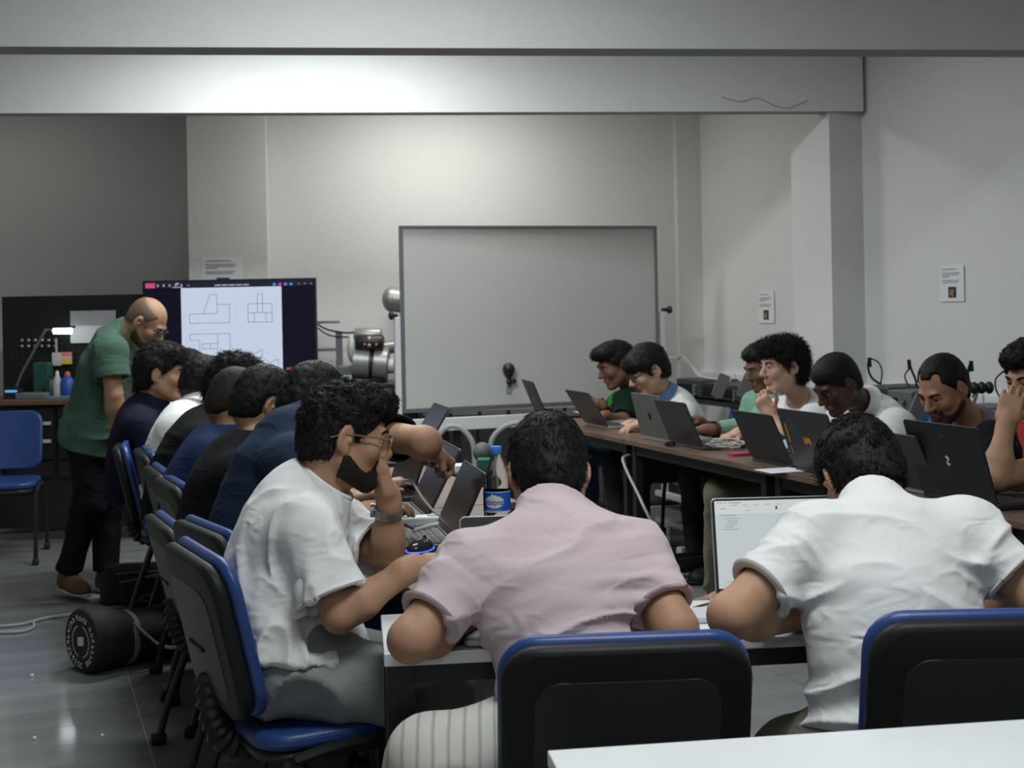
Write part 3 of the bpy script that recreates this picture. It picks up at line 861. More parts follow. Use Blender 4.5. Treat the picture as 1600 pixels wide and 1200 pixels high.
o = m.build('tool_tips', STEEL); o['kind'] = 'stuff'; tag(o, 'two rows of small metal tool tips on the pegboard', 'tools')
# lamp with a bright tube
a, b = bench_pt(84, 517, 0.1), bench_pt(112, 517, 0.1)
t = thing('desk_lamp', 'jointed bench lamp with a glowing white tube on the black workbench', 'lamp', bench_pt(26, 607, 0.1))
B0 = t.location.copy()
m = MB(); m.tube([a - B0, b - B0], 0.020, 10); m.build('light_tube', mat('lamp_tube_glow', (0.9, 0.95, 1), 0.4, emit=(0.88, 0.96, 1.0), estr=7.0), t)
m = MB(); m.box(((a.x + b.x) / 2 - B0.x, 0.01, a.z - B0.z + 0.024), (0.15, 0.05, 0.015)); m.build('lamp_hood', GREYP, t, smooth=False, bevel=0.004)
q = bench_pt(72, 514, 0.1); q2 = bench_pt(34, 583, 0.1)
m = MB(); m.tube([a - B0, q - B0, q2 - B0, Vector((0, 0, 0.01))], 0.009, 6); m.build('lamp_arm', ALUD, t)
m = MB(); m.lathe([(0.05, -0.012), (0.05, 0.004), (0.012, 0.012)], 16); m.build('lamp_base', BLACKP, t)
# sheets and cards on the pegboard
def card(name, label, cat, x0, y0, x1, y1, m_, dy=0.255, extra=None):
    a, b = bench_pt(x0, y0, dy), bench_pt(x1, y1, dy)
    mm = MB(); mm.box(((a.x + b.x) / 2, BD + dy, (a.z + b.z) / 2), (abs(b.x - a.x), 0.006, abs(a.z - b.z)))
    o = mm.build(name, m_, smooth=False)
    return tag(o, label, cat)
card('paper_sheet', 'upper grey sheet of paper clipped to the pegboard', 'paper', 110, 486, 181, 507, mat('grey_paper', (0.36, 0.36, 0.37), 0.7))
card('paper_sheet', 'lower white sheet of paper on the pegboard behind the standing man', 'paper', 110, 505, 170, 535, PAPER, 0.262)
card('hanging_card', 'white card hanging on the pegboard beside the yellow card', 'card', 81.5, 551, 96, 571, mat('white_card', (0.6, 0.6, 0.56), 0.6))
card('hanging_strap', 'white strap above the white card on the pegboard', 'strap', 86.5, 529, 90, 552, mat('white_card', None))
t = thing('hanging_card', 'pink and yellow card hanging on the pegboard', 'card', bench_pt(104.5, 570, 0.255))
hh = bench_pt(100, 549, .255).z - bench_pt(100, 570, .255).z
for k, (cc, nm) in enumerate((((0.75, 0.55, 0.05), 'yellow_band'), ((0.62, 0.52, 0.42), 'pale_band'), ((0.75, 0.22, 0.2), 'pink_band'))):
    m = MB(); m.box((0, 0, hh * (0.2 + 0.3 * k)), (0.07, 0.005, hh * 0.3)); m.build(nm, mat(nm, cc, 0.6), t, smooth=False)
# bottles and boxes on the bench top
def bottle(label, px, py, m_, cap, r, h):
    p = bench_pt(px, py, -0.05); 
    t = thing('spray_bottle', label, 'bottle', (p.x, p.y, zb_))
    m = MB(); m.lathe([(r * 0.9, 0.0), (r, 0.01), (r, h * 0.6), (r * 0.55, h * 0.78), (r * 0.4, h * 0.82)], 16); m.build('bottle_body', m_, t)
    m = MB(); m.lathe([(r * 0.42, h * 0.82), (r * 0.42, h * 0.92), (r * 0.2, h)], 12); m.build('cap', cap, t)
    return t
bottle('white spray bottle on the workbench', 90, 615, mat('white_bottle', (0.5, 0.52, 0.52), 0.4), WHITEP, 0.030, 0.17)
bottle('blue bottle with an orange cap on the workbench', 106, 615, mat('blue_bottle', (0.02, 0.09, 0.42), 0.4), mat('orange_cap', (0.5, 0.16, 0.05), 0.5), 0.045, 0.165)
bottle('dark green bottle on the workbench beside the white one', 79, 616, mat('dark_green_bottle', (0.015, 0.06, 0.05), 0.4), BLACKP, 0.03, 0.15)
p = bench_pt(53, 615, -0.1)
m = MB(); m.box((p.x, p.y, zb_ + 0.018), (0.19, 0.14, 0.036)); tag(m.build('tool_tray', mat('teal_grey_tray', (0.14, 0.18, 0.18), 0.5), smooth=False, bevel=0.006), 'pale teal tray lying on the workbench', 'tray')
m = MB(); m.box((bench_pt(96, 617, -.2).x, BD - 0.2, zb_ + 0.008), (0.16, 0.08, 0.016)); tag(m.build('ruler_box', mat('blue_grey_box', (0.12, 0.2, 0.26), 0.5), smooth=False, bevel=0.003), 'flat blue grey box at the front of the workbench', 'box')
p = bench_pt(68, 600, 0.1)
m = MB(); m.box((p.x, p.y, zb_ + 0.11), (0.10, 0.10, 0.22)); tag(m.build('tool_case', mat('green_case', (0.02, 0.09, 0.075), 0.5), smooth=False, bevel=0.008), 'dark green tool case standing on the workbench', 'case')
p = bench_pt(21, 606, -0.1)
m = MB(); m.box((0, 0, 0.03), (0.10, 0.08, 0.06)); t = thing('charger_box', 'small box with a blue glowing strip at the left end of the workbench', 'device', (p.x, p.y, zb_)); m.build('case', BLACKP, t, smooth=False, bevel=0.004)
m = MB(); m.box((0, -0.042, 0.05), (0.075, 0.004, 0.014)); m.build('light_strip', mat('blue_glow', (0, 0, 0), 0.5, emit=(0.1, 0.45, 0.9), estr=0.9), t, smooth=False)

# ------------------------------------------------------------------ robot arm and profile frame behind the whiteboard
RD = 9.1
def rp(px, py, dy=0.0):
    return P(px, py, RD + dy)
b0 = rp(588, 640)
tz = rp(588, 597).z
t = thing('machine_table', 'black machine table holding the robot arm behind the whiteboard', 'table', (b0.x - 0.05, RD + 0.05, 0))
m = MB(); m.box((0, 0, tz - 0.03), (0.75, 0.5, 0.06)); m.build('table_top', BLACKM, t, smooth=False, bevel=0.004)
m = MB(); m.box((0, 0.02, (tz - 0.06) / 2), (0.68, 0.42, tz - 0.06)); m.build('cabinet_body', mat('dark_cabinet', (0.03, 0.03, 0.03), 0.6), t, smooth=False)
ROB = mat('robot_cast_metal', (0.30, 0.30, 0.29), 0.42, metal=0.55, var=0.15)
t = thing('robot_arm', 'silver robot arm folded on the machine table left of the whiteboard', 'robot', (b0.x, RD, tz))
O = Vector((b0.x, RD, tz))
def cyl(px0, py0, px1, py1, r, nm, m_=ROB, prof=None, dy=0.0, par=t):
    a, b = rp(px0, py0, dy) - O, rp(px1, py1, dy) - O
    mm = MB(); mm.tube([a, a.lerp(b, 0.06), a.lerp(b, 0.94), b], [r * 0.86, r, r, r * 0.86], 20)
    return mm.build(nm, m_, par)
cyl(552, 566, 580, 568, 0.115, 'shoulder_drum'); cyl(584, 568, 607, 570, 0.115, 'shoulder_drum')
cyl(579, 568, 585, 568, 0.104, 'joint_ring', BLACKP)
cyl(606, 572, 616, 572, 0.05, 'motor_cap', mat('robot_light_cap', (0.55, 0.55, 0.54), 0.4))
cyl(556, 540, 600, 542, 0.075, 'upper_joint', dy=0.06); cyl(578, 590, 578, 600, 0.12, 'robot_base', BLACKP)
cyl(554, 524, 596, 524, 0.05, 'upper_cover', dy=.0)
q = rp(551, 545) - O; m = MB(); m.ball(tuple(q), 0.075, 14, 10, sc=(.5, .8, 1.3)); m.build('side_cover', mat('robot_light_cap', None), t)
hd = cyl(556, 535, 599, 535, 0.052, 'tool_head', BLACKP, dy=-0.06)
for xx in (570, 588):
    m = MB(); q = rp(xx, 538, -0.115) - O; m.ball(tuple(q), 0.008, 8, 6)
    m.build('amber_light', mat('amber_led', (0.3, 0.08, 0.0), 0.5, emit=(0.9, 0.25, 0.03), estr=0.35), hd)
q = rp(577, 530, -0.1) - O; m = MB(); m.ball(tuple(q), 0.022, 12, 8); q = rp(577, 540, -0.115) - O; m.ball(tuple(q), 0.014, 12, 8); m.build('tool_nozzle', ROB, hd)
m = MB(); m.tube(curve([rp(590, 545, .1) - O, rp(620, 540, .16) - O, rp(648, 525, .2) - O, rp(655, 500, .2) - O, rp(645, 475, .18) - O, rp(630, 468, .15) - O], 5), 0.045, 14); m.build('forearm', ROB, t)
cyl(606, 467, 634, 470, 0.085, 'wrist_joint', dy=0.15)
q = rp(612, 468, 0.15) - O; m = MB(); m.ball(tuple(q), 0.088, 18, 12, sc=(0.75, 1, 1)); m.build('wrist_cover', ROB, t)
# aluminium profile frame
pa = rp(531, 585, 0.15)
t = thing('profile_frame', 'grey aluminium profile post with side bars beside the big screen', 'frame', (pa.x, pa.y, tz))
O2 = Vector((pa.x, pa.y, tz))
m = MB(); m.box((0, 0, 0.165), (0.042, 0.04, 0.33 + 0.02)); m.build('post', ALUD, t, smooth=False, bevel=0.003)
for yy in (504, 547):
    a, b = rp(488, yy, 0.15) - O2, rp(531, yy, 0.15) - O2
    m = MB(); m.box(((a.x + b.x) / 2, 0, a.z), (b.x - a.x, 0.02, 0.018)); m.build('side_bar', ALU, t, smooth=False)
m = MB(); m.tube(curve([rp(493, 505, .13) - O2, rp(512, 515, .12) - O2, rp(540, 520, .1) - O2, rp(556, 519, .05) - O2], 5), 0.006, 6); m.tube(curve([rp(493, 510, .13) - O2, rp(515, 524, .12) - O2, rp(545, 527, .1) - O2], 5), 0.005, 6); m.build('hose', GREYP, t)
q = rp(546, 578, .1)
m = MB(); m.box(q, (0.14, 0.1, 0.06)); tag(m.build('control_box', ALUD, smooth=False, bevel=0.006), 'grey control box on the machine table beside the robot arm', 'box')

# ------------------------------------------------------------------ low shelf and hoses below the whiteboard
p = P(720, 760, 9.35)
t = thing('metal_shelf', 'dark grey metal cabinet under and behind the whiteboard', 'cabinet', (0.05, 9.56, 0), BA)
m = MB(); m.box((0, 0, 0.34), (2.2, 0.35, 0.66)); m.build('cabinet_body', mat('cabinet_grey', (0.085, 0.085, 0.082), 0.6), t, smooth=False, bevel=0.004)
for k in range(4):
    m = MB(); m.box((-0.825 + 0.55 * k, -0.18, 0.34), (0.53, 0.015, 0.62)); m.build('door', mat('cabinet_grey', None), t, smooth=False, bevel=0.003)
m = MB(); m.tube(curve([P(672, 720, 8.4), P(680, 690, 8.4), P(698, 668, 8.4), P(718, 668, 8.4), P(735, 685, 8.4), P(741, 708, 8.4), P(742, 760, 8.4), PZ(742, 838, 0.01)]), 0.016, 8)
tag(m.build('hose', mat('pale_hose', (0.36, 0.36, 0.34), 0.5)), 'pale arched hose below the left half of the whiteboard', 'hose')
m = MB(); m.tube(curve([PZ(763, 838, 0.01), P(764, 760, 8.4), P(766, 700, 8.4), P(776, 676, 8.4), P(800, 662, 8.4), P(830, 664, 8.4), P(845, 690, 8.4)]), 0.016, 8)
tag(m.build('hose', mat('pale_hose', None)), 'pale arched hose below the whiteboard behind the water bottle', 'hose')
m = MB(); m.tube(curve([P(746, 662, 9.2), P(747, 685, 9.2), P(754, 695, 9.2), P(768, 702, 9.2)]), 0.008, 6)
tag(m.build('cable', CABLEB), 'thin black cable hanging under the whiteboard', 'cable')
for px_, pz_ in ((695, 0.0), (713, 0.0)):
    a = P(px_, 640, 8.95)
    m = MB(); m.box((a.x, a.y, 0.33), (0.05, 0.05, 0.66)); tag(m.build('frame_post', BLACKM, smooth=False, bevel=0.003), 'black upright %s under the left half of the whiteboard' % ('on the left' if px_ == 695 else 'on the right'), 'post')
# side table with green part and white box between the rows
p = PZ(735, 735, 0.60)
t = thing('side_stand', 'low black stand between the two rows carrying a green part', 'stand', (p.x, p.y, 0))
m = MB(); m.box((0, 0, 0.585), (0.45, 0.3, 0.03)); m.build('stand_top', BLACKM, t, smooth=False)
for sx in (-1, 1):
    for sy in (-1, 1):
        m = MB(); m.box((sx * 0.2, sy * 0.13, 0.285), (0.025, 0.025, 0.57)); m.build('leg', BLACKM, t, smooth=False)
m = MB(); m.box((p.x - 0.12, p.y, 0.615), (0.16, 0.12, 0.03)); tag(m.build('paper_stack', PAPER, smooth=False), 'white stack of paper on the low stand behind the laptops', 'paper')
m = MB(); m.box((p.x + 0.08, p.y, 0.63), (0.09, 0.08, 0.06)); tag(m.build('green_block', mat('green_plastic', (0.01, 0.12, 0.06), 0.5), smooth=False, bevel=0.006), 'small green plastic block on the low stand', 'block')
m = MB(); m.ball((p.x + 0.06, p.y + 0.09, 0.68), 0.05, 12, 8); tag(m.build('spool', mat('grey_spool', (0.10, 0.10, 0.10), 0.6)), 'round grey spool behind the green block', 'spool')

# ------------------------------------------------------------------ equipment bench along the right wall
t = thing('equipment_bench', 'black equipment bench along the right wall behind the seated men', 'bench', NT(4.38, 5.6), ANG + PI / 2)
m = MB(); m.box((0, 0, 0.76), (5.2, 0.44, 0.03)); m.build('bench_top', BLACKM, t, smooth=False)
for k in range(5):
    for sy in (-0.2, 0.2):
        m = MB(); m.box((-2.5 + 1.25 * k, sy, 0.372), (0.045, 0.045, 0.745)); m.build('leg', BLACKM, t, smooth=False)
m = MB(); m.box((0, 0.0, 0.42), (5.1, 0.42, 0.02)); m.build('lower_shelf', BLACKM, t, smooth=False)
eqm = [mat('instrument_dark', (0.035, 0.037, 0.04), 0.5), mat('instrument_grey', (0.11, 0.115, 0.12), 0.5), mat('instrument_black', (0.015, 0.015, 0.016), 0.5)]
def unit_at(px, n=4.3):
    u = (px - 800 - 120 * ROLL) / FPX
    d = n / (0.941 * u + 0.339)
    return Vector((u * d, d, 0.775))
labs = ['dark bench instrument below the corner outlet', 'black bench instrument with a round dial left of the curly haired man', 'dark instrument with a grey handset left of the curly haired man', 'grey bench instrument right behind the dark skinned man',
        'grey bench instrument between the dark skinned man and the bearded man', 'pale bench instrument right of the bearded man', 'grey bench instrument left of the red shirt man']
for k, (px_, w_, h_, mi) in enumerate(((1105, 0.36, 0.11, 0), (1142, 0.3, 0.10, 2), (1172, 0.22, 0.10, 0), (1402, 0.24, 0.17, 0), (1432, 0.3, 0.16, 1), (1540, 0.26, 0.11, 1), (1583, 0.2, 0.10, 1))):
    q = unit_at(px_)
    t = thing('bench_instrument', labs[k], 'instrument', q, ANG - PI / 2, 'instruments along the right wall')
    m = MB(); m.box((0, 0, h_ / 2 + 0.012), (w_, 0.28, h_)); bd = m.build('housing', eqm[mi], t, smooth=False, bevel=0.008)
    m = MB(); m.box((-w_ * 0.15, -0.143, h_ * 0.58), (w_ * 0.5, 0.006, h_ * 0.5)); m.build('display', GLASSB, t, smooth=False)
    for r_ in range(3):
        m = MB(); m.tube([(w_ * 0.3, -0.138, h_ * (0.3 + 0.22 * r_)), (w_ * 0.3, -0.158, h_ * (0.3 + 0.22 * r_))], 0.014, 10)
        m.build('knob', ALUD if mi != 2 else STEEL, t)
    for sx in (-1, 1):
        m = MB(); m.box((sx * w_ * 0.4, 0, 0.006), (0.03, 0.2, 0.012)); m.build('foot', BLACKP, t, smooth=False)
for px_, py_, l_ in ((1126, 603, 'small grey handset leaning on the instruments below the corner'), (1166, 603, 'small grey handset leaning on the instruments beside the curly haired man'), (1434, 640, 'grey handset leaning on the bench beside the bearded man')):
    q = P(px_, py_, unit_at(px_, 4.05).y)
    m = MB(); m.prism(rr(0.07, 0.15, 0.012, 3), -0.012, 0.012, Matrix.Rotation(0.4, 4, 'Y') @ RXM)
    tag(m.build('handset', mat('handset_grey', (0.14, 0.14, 0.14), 0.5), None, q), l_, 'handset')
# probe leads looping above the instruments
loops = [([(1358, 559), (1356, 573), (1362, 590), (1378, 602)], [(1358, 559), (1372, 566), (1378, 580), (1376, 600)], 'black probe lead standing in a loop behind the dark skinned man'),
         ([(1420, 562), (1423, 575), (1430, 592), (1433, 608)], [(1423, 574), (1414, 586), (1418, 600), (1428, 610)], 'black probe lead standing in a loop left of the bearded man'),
         ([(1517, 564), (1513, 578), (1512, 600)], [(1517, 564), (1516, 576), (1511, 584)], 'thin probe lead standing just right of the bearded man'),
         ([(1570, 566), (1574, 590), (1580, 618)], [(1568, 580), (1556, 592), (1556, 608), (1564, 624)], 'black probe lead looping left of the red shirt man')]
for a_, b_, l_ in loops:
    d_ = unit_at(a_[0][0], 4.3).y
    m = MB(); m.tube(curve([P(x, y, d_) for x, y in a_], 5), 0.006, 6); m.tube(curve([P(x, y, d_) for x, y in b_], 5), 0.004, 6)
    q = P(a_[0][0], a_[0][1], d_); m.tube([q, q + Vector((0.004, 0, -0.05))], 0.010, 8)
    tag(m.build('probe_lead', GREYP), l_, 'cable')
# binocular microscope head
q = P(1528, 606, unit_at(1528, 4.25).y)
t = thing('microscope', 'black knobbed microscope head on the bench right of the bearded man', 'microscope', q)
m = MB()
for k in range(4):
    m.ball((-0.055 + 0.036 * k, 0, 0.0), 0.027, 12, 8, sc=(0.8, 1, 1.1))
m.build('eyepiece', BLACKP, t)
m = MB(); m.tube([(0.0, 0.02, -0.015), (-0.03, 0.02, -0.10)], 0.014, 10); m.build('arm', STEEL, t)
m = MB(); m.box((0.01, 0.02, -0.125), (0.2, 0.12, 0.03)); m.build('base', eqm[1], t, smooth=False, bevel=0.005)
for px_, py_, w_, l_ in ((1160, 652, 0.05, 'white carton standing on the lower shelf beside the blue chair'), (1172, 655, 0.07, 'white box on the lower shelf behind the mint sleeve')):
    q = unit_at(px_, 4.25); q.z = 0.49 
    m = MB(); m.box((q.x, q.y, 0.5), (w_, 0.1, 0.14)); tag(m.build('carton', WHITEP, smooth=False, bevel=0.003), l_, 'box')
# ------------------------------------------------------------------ water bottle
p = PZ(776, 826, 0.74)
BR, BHT = 0.0385, 0.285
bd = 3.92
bp = P(776, 760, bd)
top_z = P(776, 697, bd).z
t = thing('water_bottle', 'clear water bottle with a blue cap and blue label beside the pink shirt man', 'bottle', (bp.x, bp.y, 0.741))
hs = (top_z - 0.741) / 0.285
PET = mat('clear_plastic', (0.93, 0.95, 0.96), 0.06, trans=1.0, ior=1.12)
prof = [(0.028, 0.0), (0.036, 0.004), (0.0385, 0.016), (0.037, 0.03), (0.0385, 0.042), (0.037, 0.056), (0.0385, 0.07), (0.0385, 0.155), (0.037, 0.165), (0.0385, 0.178), (0.0375, 0.19), (0.034, 0.205), (0.024, 0.235), (0.0145, 0.256), (0.0135, 0.268)]
m = MB(); m.lathe([(r, z * hs) for r, z in prof], 32); m.build('bottle_body', PET, t)
m = MB(); m.lathe([(0.0155, 0.262 * hs), (0.0165, 0.264 * hs), (0.0165, 0.283 * hs), (0.0150, 0.285 * hs)], 24); m.build('cap', mat('blue_cap', (0.05, 0.22, 0.72), 0.35), t)
m = MB(); m.lathe([(0.0392, 0.092 * hs), (0.0392, 0.152 * hs)], 40, caps=False); lb = m.build('label', mat('label_blue', (0.01, 0.12, 0.62), 0.35), t)
m = MB(); m.lathe([(0.0394, 0.091 * hs), (0.0394, 0.0945 * hs)], 40, caps=False); m.lathe([(0.0394, 0.150 * hs), (0.0394, 0.1525 * hs)], 40, caps=False); m.build('label_edge', PAPER, lb)
LR = 0.0396
def wrap(x, z, r=LR, a0=-0.20):
    a = x / r + a0
    return (math.sin(a) * r, -math.cos(a) * r, z)
def wrapped(out, z0, m_, nm, r):
    # fan of small triangles on the cylinder
    cx_ = sum(p[0] for p in out) / len(out); cz_ = sum(p[1] for p in out) / len(out)
    mm = MB(); vs = [wrap(cx_, z0 + cz_, r)]
    rings = 4
    for k in range(1, rings + 1):
        vs += [wrap(cx_ + (x - cx_) * k / rings, z0 + cz_ + (z - cz_) * k / rings, r) for x, z in out]
    n = len(out); fs = [(0, 1 + k, 1 + (k + 1) % n) for k in range(n)]
    for q in range(rings - 1):
        for k in range(n):
            a, b = 1 + q * n + k, 1 + q * n + (k + 1) % n
            fs.append((a, a + n, b + n, b))
    mm.add(vs, fs)
    return mm.build(nm, m_, lb)
zc_ = 0.122 * hs
wrapped([(0.030 * math.cos(2 * PI * k / 28) + 0.001, 0.0185 * math.sin(2 * PI * k / 28)) for k in range(28)], zc_, mat('label_green', (0.30, 0.62, 0.25), 0.4), 'label_rim', 0.03945)
wrapped([(0.029 * math.cos(2 * PI * k / 28) - 0.0015, 0.0172 * math.sin(2 * PI * k / 28)) for k in range(28)], zc_, mat('label_pale', (0.72, 0.80, 0.80), 0.4), 'label_oval', 0.0396)
wrapped([(-0.022, 0.004), (-0.016, 0.012), (-0.012, 0.010), (-0.005, 0.0195), (0.000, 0.0145), (0.004, 0.016), (0.012, 0.009), (0.018, 0.004)], zc_ + 0.004, mat('label_white', (0.80, 0.84, 0.88), 0.4), 'label_mountain', 0.0397)
text_mesh('güzelpınar', 0.0165, mat('label_violet', (0.07, 0.02, 0.34), 0.4), 'label_word', lb, 0.0001, lambda c: Vector(wrap(c.x * 0.92, c.y * 1.45 + zc_ - 0.001, 0.0399 + c.z)), bold=0.0002)
text_mesh('Natural Spring Water', 0.0052, PAPER, 'label_word', lb, 0.0001, lambda c: Vector(wrap(c.x, c.y + 0.098 * hs, 0.0398 + c.z)))

# ------------------------------------------------------------------ things on the left table
p = PZ(668, 862, 0.745)
t = thing('computer_mouse', 'dark glossy mouse with a glowing blue line beside the hand of the bearded man', 'mouse', (p.x - 0.02, p.y, 0.741), -0.35)
m = MB(); m.ball((0, 0, 0.016), 0.03, 20, 12, sc=(1.05, 1.9, 0.85)); m.v = [(x, y, max(z, 0.0)) for x, y, z in m.v]; m.build('shell', mat('mouse_shell', (0.02, 0.02, 0.024), 0.18), t)
m = MB(); m.tube([(0.0335 * math.cos(a) , 0.059 * math.sin(a), 0.011) for a in [2 * PI * k / 24 for k in range(25)]], 0.0018, 6); m.build('light_line', mat('blue_line_glow', (0, 0, 0.1), 0.4, emit=(0.06, 0.16, 1.0), estr=1.6), t)
m = MB(); m.tube([(-0.003, 0.03, 0.036), (0.003, 0.03, 0.036)], 0.009, 10); m.build('scroll_wheel', GREYP, t)
p = PZ(641, 857, 0.745)
m = MB(); m.prism(rr(0.07, 0.15, 0.01, 3), 0.0, 0.009); tag(m.build('phone', mat('maroon_case', (0.16, 0.012, 0.03), 0.35), None, (p.x, p.y, 0.741), rot=(0, 0, -0.9)), 'maroon phone lying beside the mouse', 'phone')
p = PZ(632, 826, 0.745)
t = thing('power_strip', 'white power strip lying between the forearm and the black laptop', 'power strip', (p.x, p.y, 0.741), 0.25)
m = MB(); m.box((0, 0, 0.02), (0.30, 0.055, 0.04)); m.build('housing', WHITEP, t, smooth=False, bevel=0.006)
for k in range(3):
    m = MB(); m.tube([(-0.09 + 0.09 * k, 0, 0.038), (-0.09 + 0.09 * k, 0, 0.042)], 0.02, 16); m.build('socket', mat('socket_grey', (0.3, 0.3, 0.3), 0.5), t)
p = PZ(581, 806, 0.745)
m = MB(); m.box((0, 0, 0.036), (0.05, 0.05, 0.05)); t = thing('charger', 'white charger plug standing left of the wrist with the watch', 'charger', (P(582, 806, 3.75).x, 3.75, 0.775)); m.build('housing', WHITEP, t, smooth=False, bevel=0.006)
m = MB(); m.tube([(0.0, 0, 0.0), (0.0, 0, 0.012)], 0.006, 6); m.build('prong', STEEL, t)
m = MB(); m.tube(curve([P(617, 775, 4.0), P(622, 760, 4.0), P(633, 752, 4.0), P(645, 755, 3.98), P(660, 778, 3.95), P(676, 797, 3.92), P(688, 806, 3.9)]), 0.0042, 6)
tag(m.build('charging_cable', CABLEW), 'white charging cable arching over the left table in front of the dark laptops', 'cable')
m = MB(); m.tube(curve([PZ(646, 830, 0.76), PZ(668, 823, 0.76), PZ(690, 818, 0.76)]), 0.007, 8)
tag(m.build('power_cable', CABLEW), 'thick white cable leaving the power strip', 'cable')
m = MB(); m.tube(curve([PZ(560, 792, 0.75), PZ(580, 803, 0.75), PZ(620, 812, 0.765), PZ(650, 826, 0.76), PZ(690, 830, 0.75)]), 0.0035, 6)
tag(m.build('power_cable', CABLEB), 'thin black cable lying across the left table behind the forearm', 'cable')

# ------------------------------------------------------------------ white desk
p = PZ(1252, 968, 0.745)
t = thing('spiral_notebook', 'closed pale notebook on the white desk between the two men', 'notebook', (PZ(1103, 962, .745).x, PZ(1103, 962, .745).y, 0.7405), 0.1)
m = MB(); m.box((0, 0, 0.007), (0.14, 0.10, 0.012)); m.build('pages', mat('pale_grey_pages', (0.5, 0.54, 0.56), 0.6), t, smooth=False, bevel=0.002)
t = thing('usb_adapter', 'small black adapter on the white desk beside the white shirt', 'adapter', (PZ(1256, 972, .745).x, PZ(1256, 972, .745).y, 0.7405), 0.1)
m = MB(); m.box((0, 0, 0.011), (0.055, 0.03, 0.022)); m.build('housing', BLACKP, t, smooth=False, bevel=0.004)
m = MB(); m.tube(curve([(-0.028, 0, 0.01), (-0.06, 0.005, 0.008), (-0.10, 0.01, 0.006)], 4), 0.004, 6); m.build('lead', CABLEB, t)
q = PZ(1225, 985, .745)
m = MB(); m.box((q.x, q.y, 0.7413), (0.10, 0.08, 0.0016)); tag(m.build('paper_note', mat('lilac_paper', (0.62, 0.6, 0.74), 0.7), smooth=False), 'lilac paper under the arm of the white shirt man', 'paper')
m = MB(); m.tube(curve([PZ(1080, 951, .745), PZ(1100, 945, .745), PZ(1124, 940, .75)], 4), 0.003, 6)
tag(m.build('charging_cable', mat('brown_cable', (0.10, 0.045, 0.03), 0.5)), 'thin brown cable plugged into the lit laptop', 'cable')

# ------------------------------------------------------------------ things on the right table
def rq(px, py):
    return PZ(px, py, 0.745)
a, b = rq(1195, 735), rq(1258, 731)
m = MB(); m.box(((a.x + b.x) / 2, (a.y + b.y) / 2, 0.7415), (0.20, 0.14, 0.002), R=Matrix.Rotation(0.35, 3, 'Z'))
tag(m.build('paper_sheet', PAPER, smooth=False), 'white sheet of paper on the table edge in front of the stickered laptop', 'paper')
a = rq(1165, 709)
m = MB(); m.prism(rr(0.15, 0.07, 0.01, 3), 0, 0.010); tag(m.build('phone', mat('pink_red_case', (0.42, 0.03, 0.10), 0.35), None, (a.x, a.y, 0.741), rot=(0, 0, 0.25)), 'pinkish red phone lying on the right table beside the coiled cable', 'phone')
cpts = []
c = rq(1132, 700)
for k in range(40):
    a = k * 0.55
    cpts.append((c.x + (0.075 + 0.02 * math.sin(k * 0.9)) * math.cos(a), c.y + (0.07 + 0.02 * math.cos(k * 1.3)) * math.sin(a), 0.748 + 0.0012 * k * 0.5 + 0.012 * max(0, math.sin(a + 0.5))))
m = MB(); m.tube(cpts, 0.004, 6); m.tube(curve([cpts[-1], rq(1150, 697) + Vector((0, 0, .01)), rq(1175, 693), rq(1190, 697)], 5), 0.004, 6)
tag(m.build('coiled_cable', mat('cream_cable', (0.5, 0.5, 0.44), 0.5)), 'coiled cream cable on the right table', 'cable')
a = rq(1100, 689)
m = MB(); m.box((a.x + .02, a.y, 0.7455), (0.22, 0.12, 0.009), R=Matrix.Rotation(0.2, 3, 'Z')); tag(m.build('open_notebook', PAPER, smooth=False), 'white note pad behind the dark grey laptop lid', 'paper')
a = rq(1238, 706)
t = thing('face_mask_pack', 'crumpled pale blue wrapper between the two black laptops', 'wrapper', (a.x, a.y, 0.741), 0.3)
m = MB(); m.ball((0, 0, 0.025), 0.05, 14, 8, sc=(1.6, 1.1, 0.7))
m.v = [(x + random.uniform(-.006, .006), y + random.uniform(-.006, .006), max(0, z + random.uniform(-.006, .006))) for x, y, z in m.v]
m.build('wrapper', mat('pale_blue_wrap', (0.42, 0.55, 0.62), 0.35), t)
t = thing('earphone_case', 'small black case under the dark grey laptop lid on the table edge', 'case', rq(1051, 697) + Vector((-.01, 0.02, 0)), 0.2)
m = MB(); m.prism(rr(0.05, 0.035, 0.012, 4), 0, 0.02); m.build('shell', LBLACK, t, bevel=0.004)
m = MB(); m.tube([(0.0, -0.0185, 0.010), (0.004, -0.0185, 0.010)], 0.005, 8); m.build('button', STEEL, t)
# white cable hanging under the right table
m = MB(); m.tube(curve([P(996, 709, 6.9), P(980, 712, 6.8), P(973, 718, 6.7), P(982, 742, 6.6), P(996, 770, 6.5), P(1008, 796, 6.4), P(1030, 840, 6.35)], 6), 0.007, 6)
tag(m.build('hanging_cable', mat('grey_white_cable', (0.30, 0.30, 0.31), 0.5)), 'pale cable hanging below the edge of the right table', 'cable')
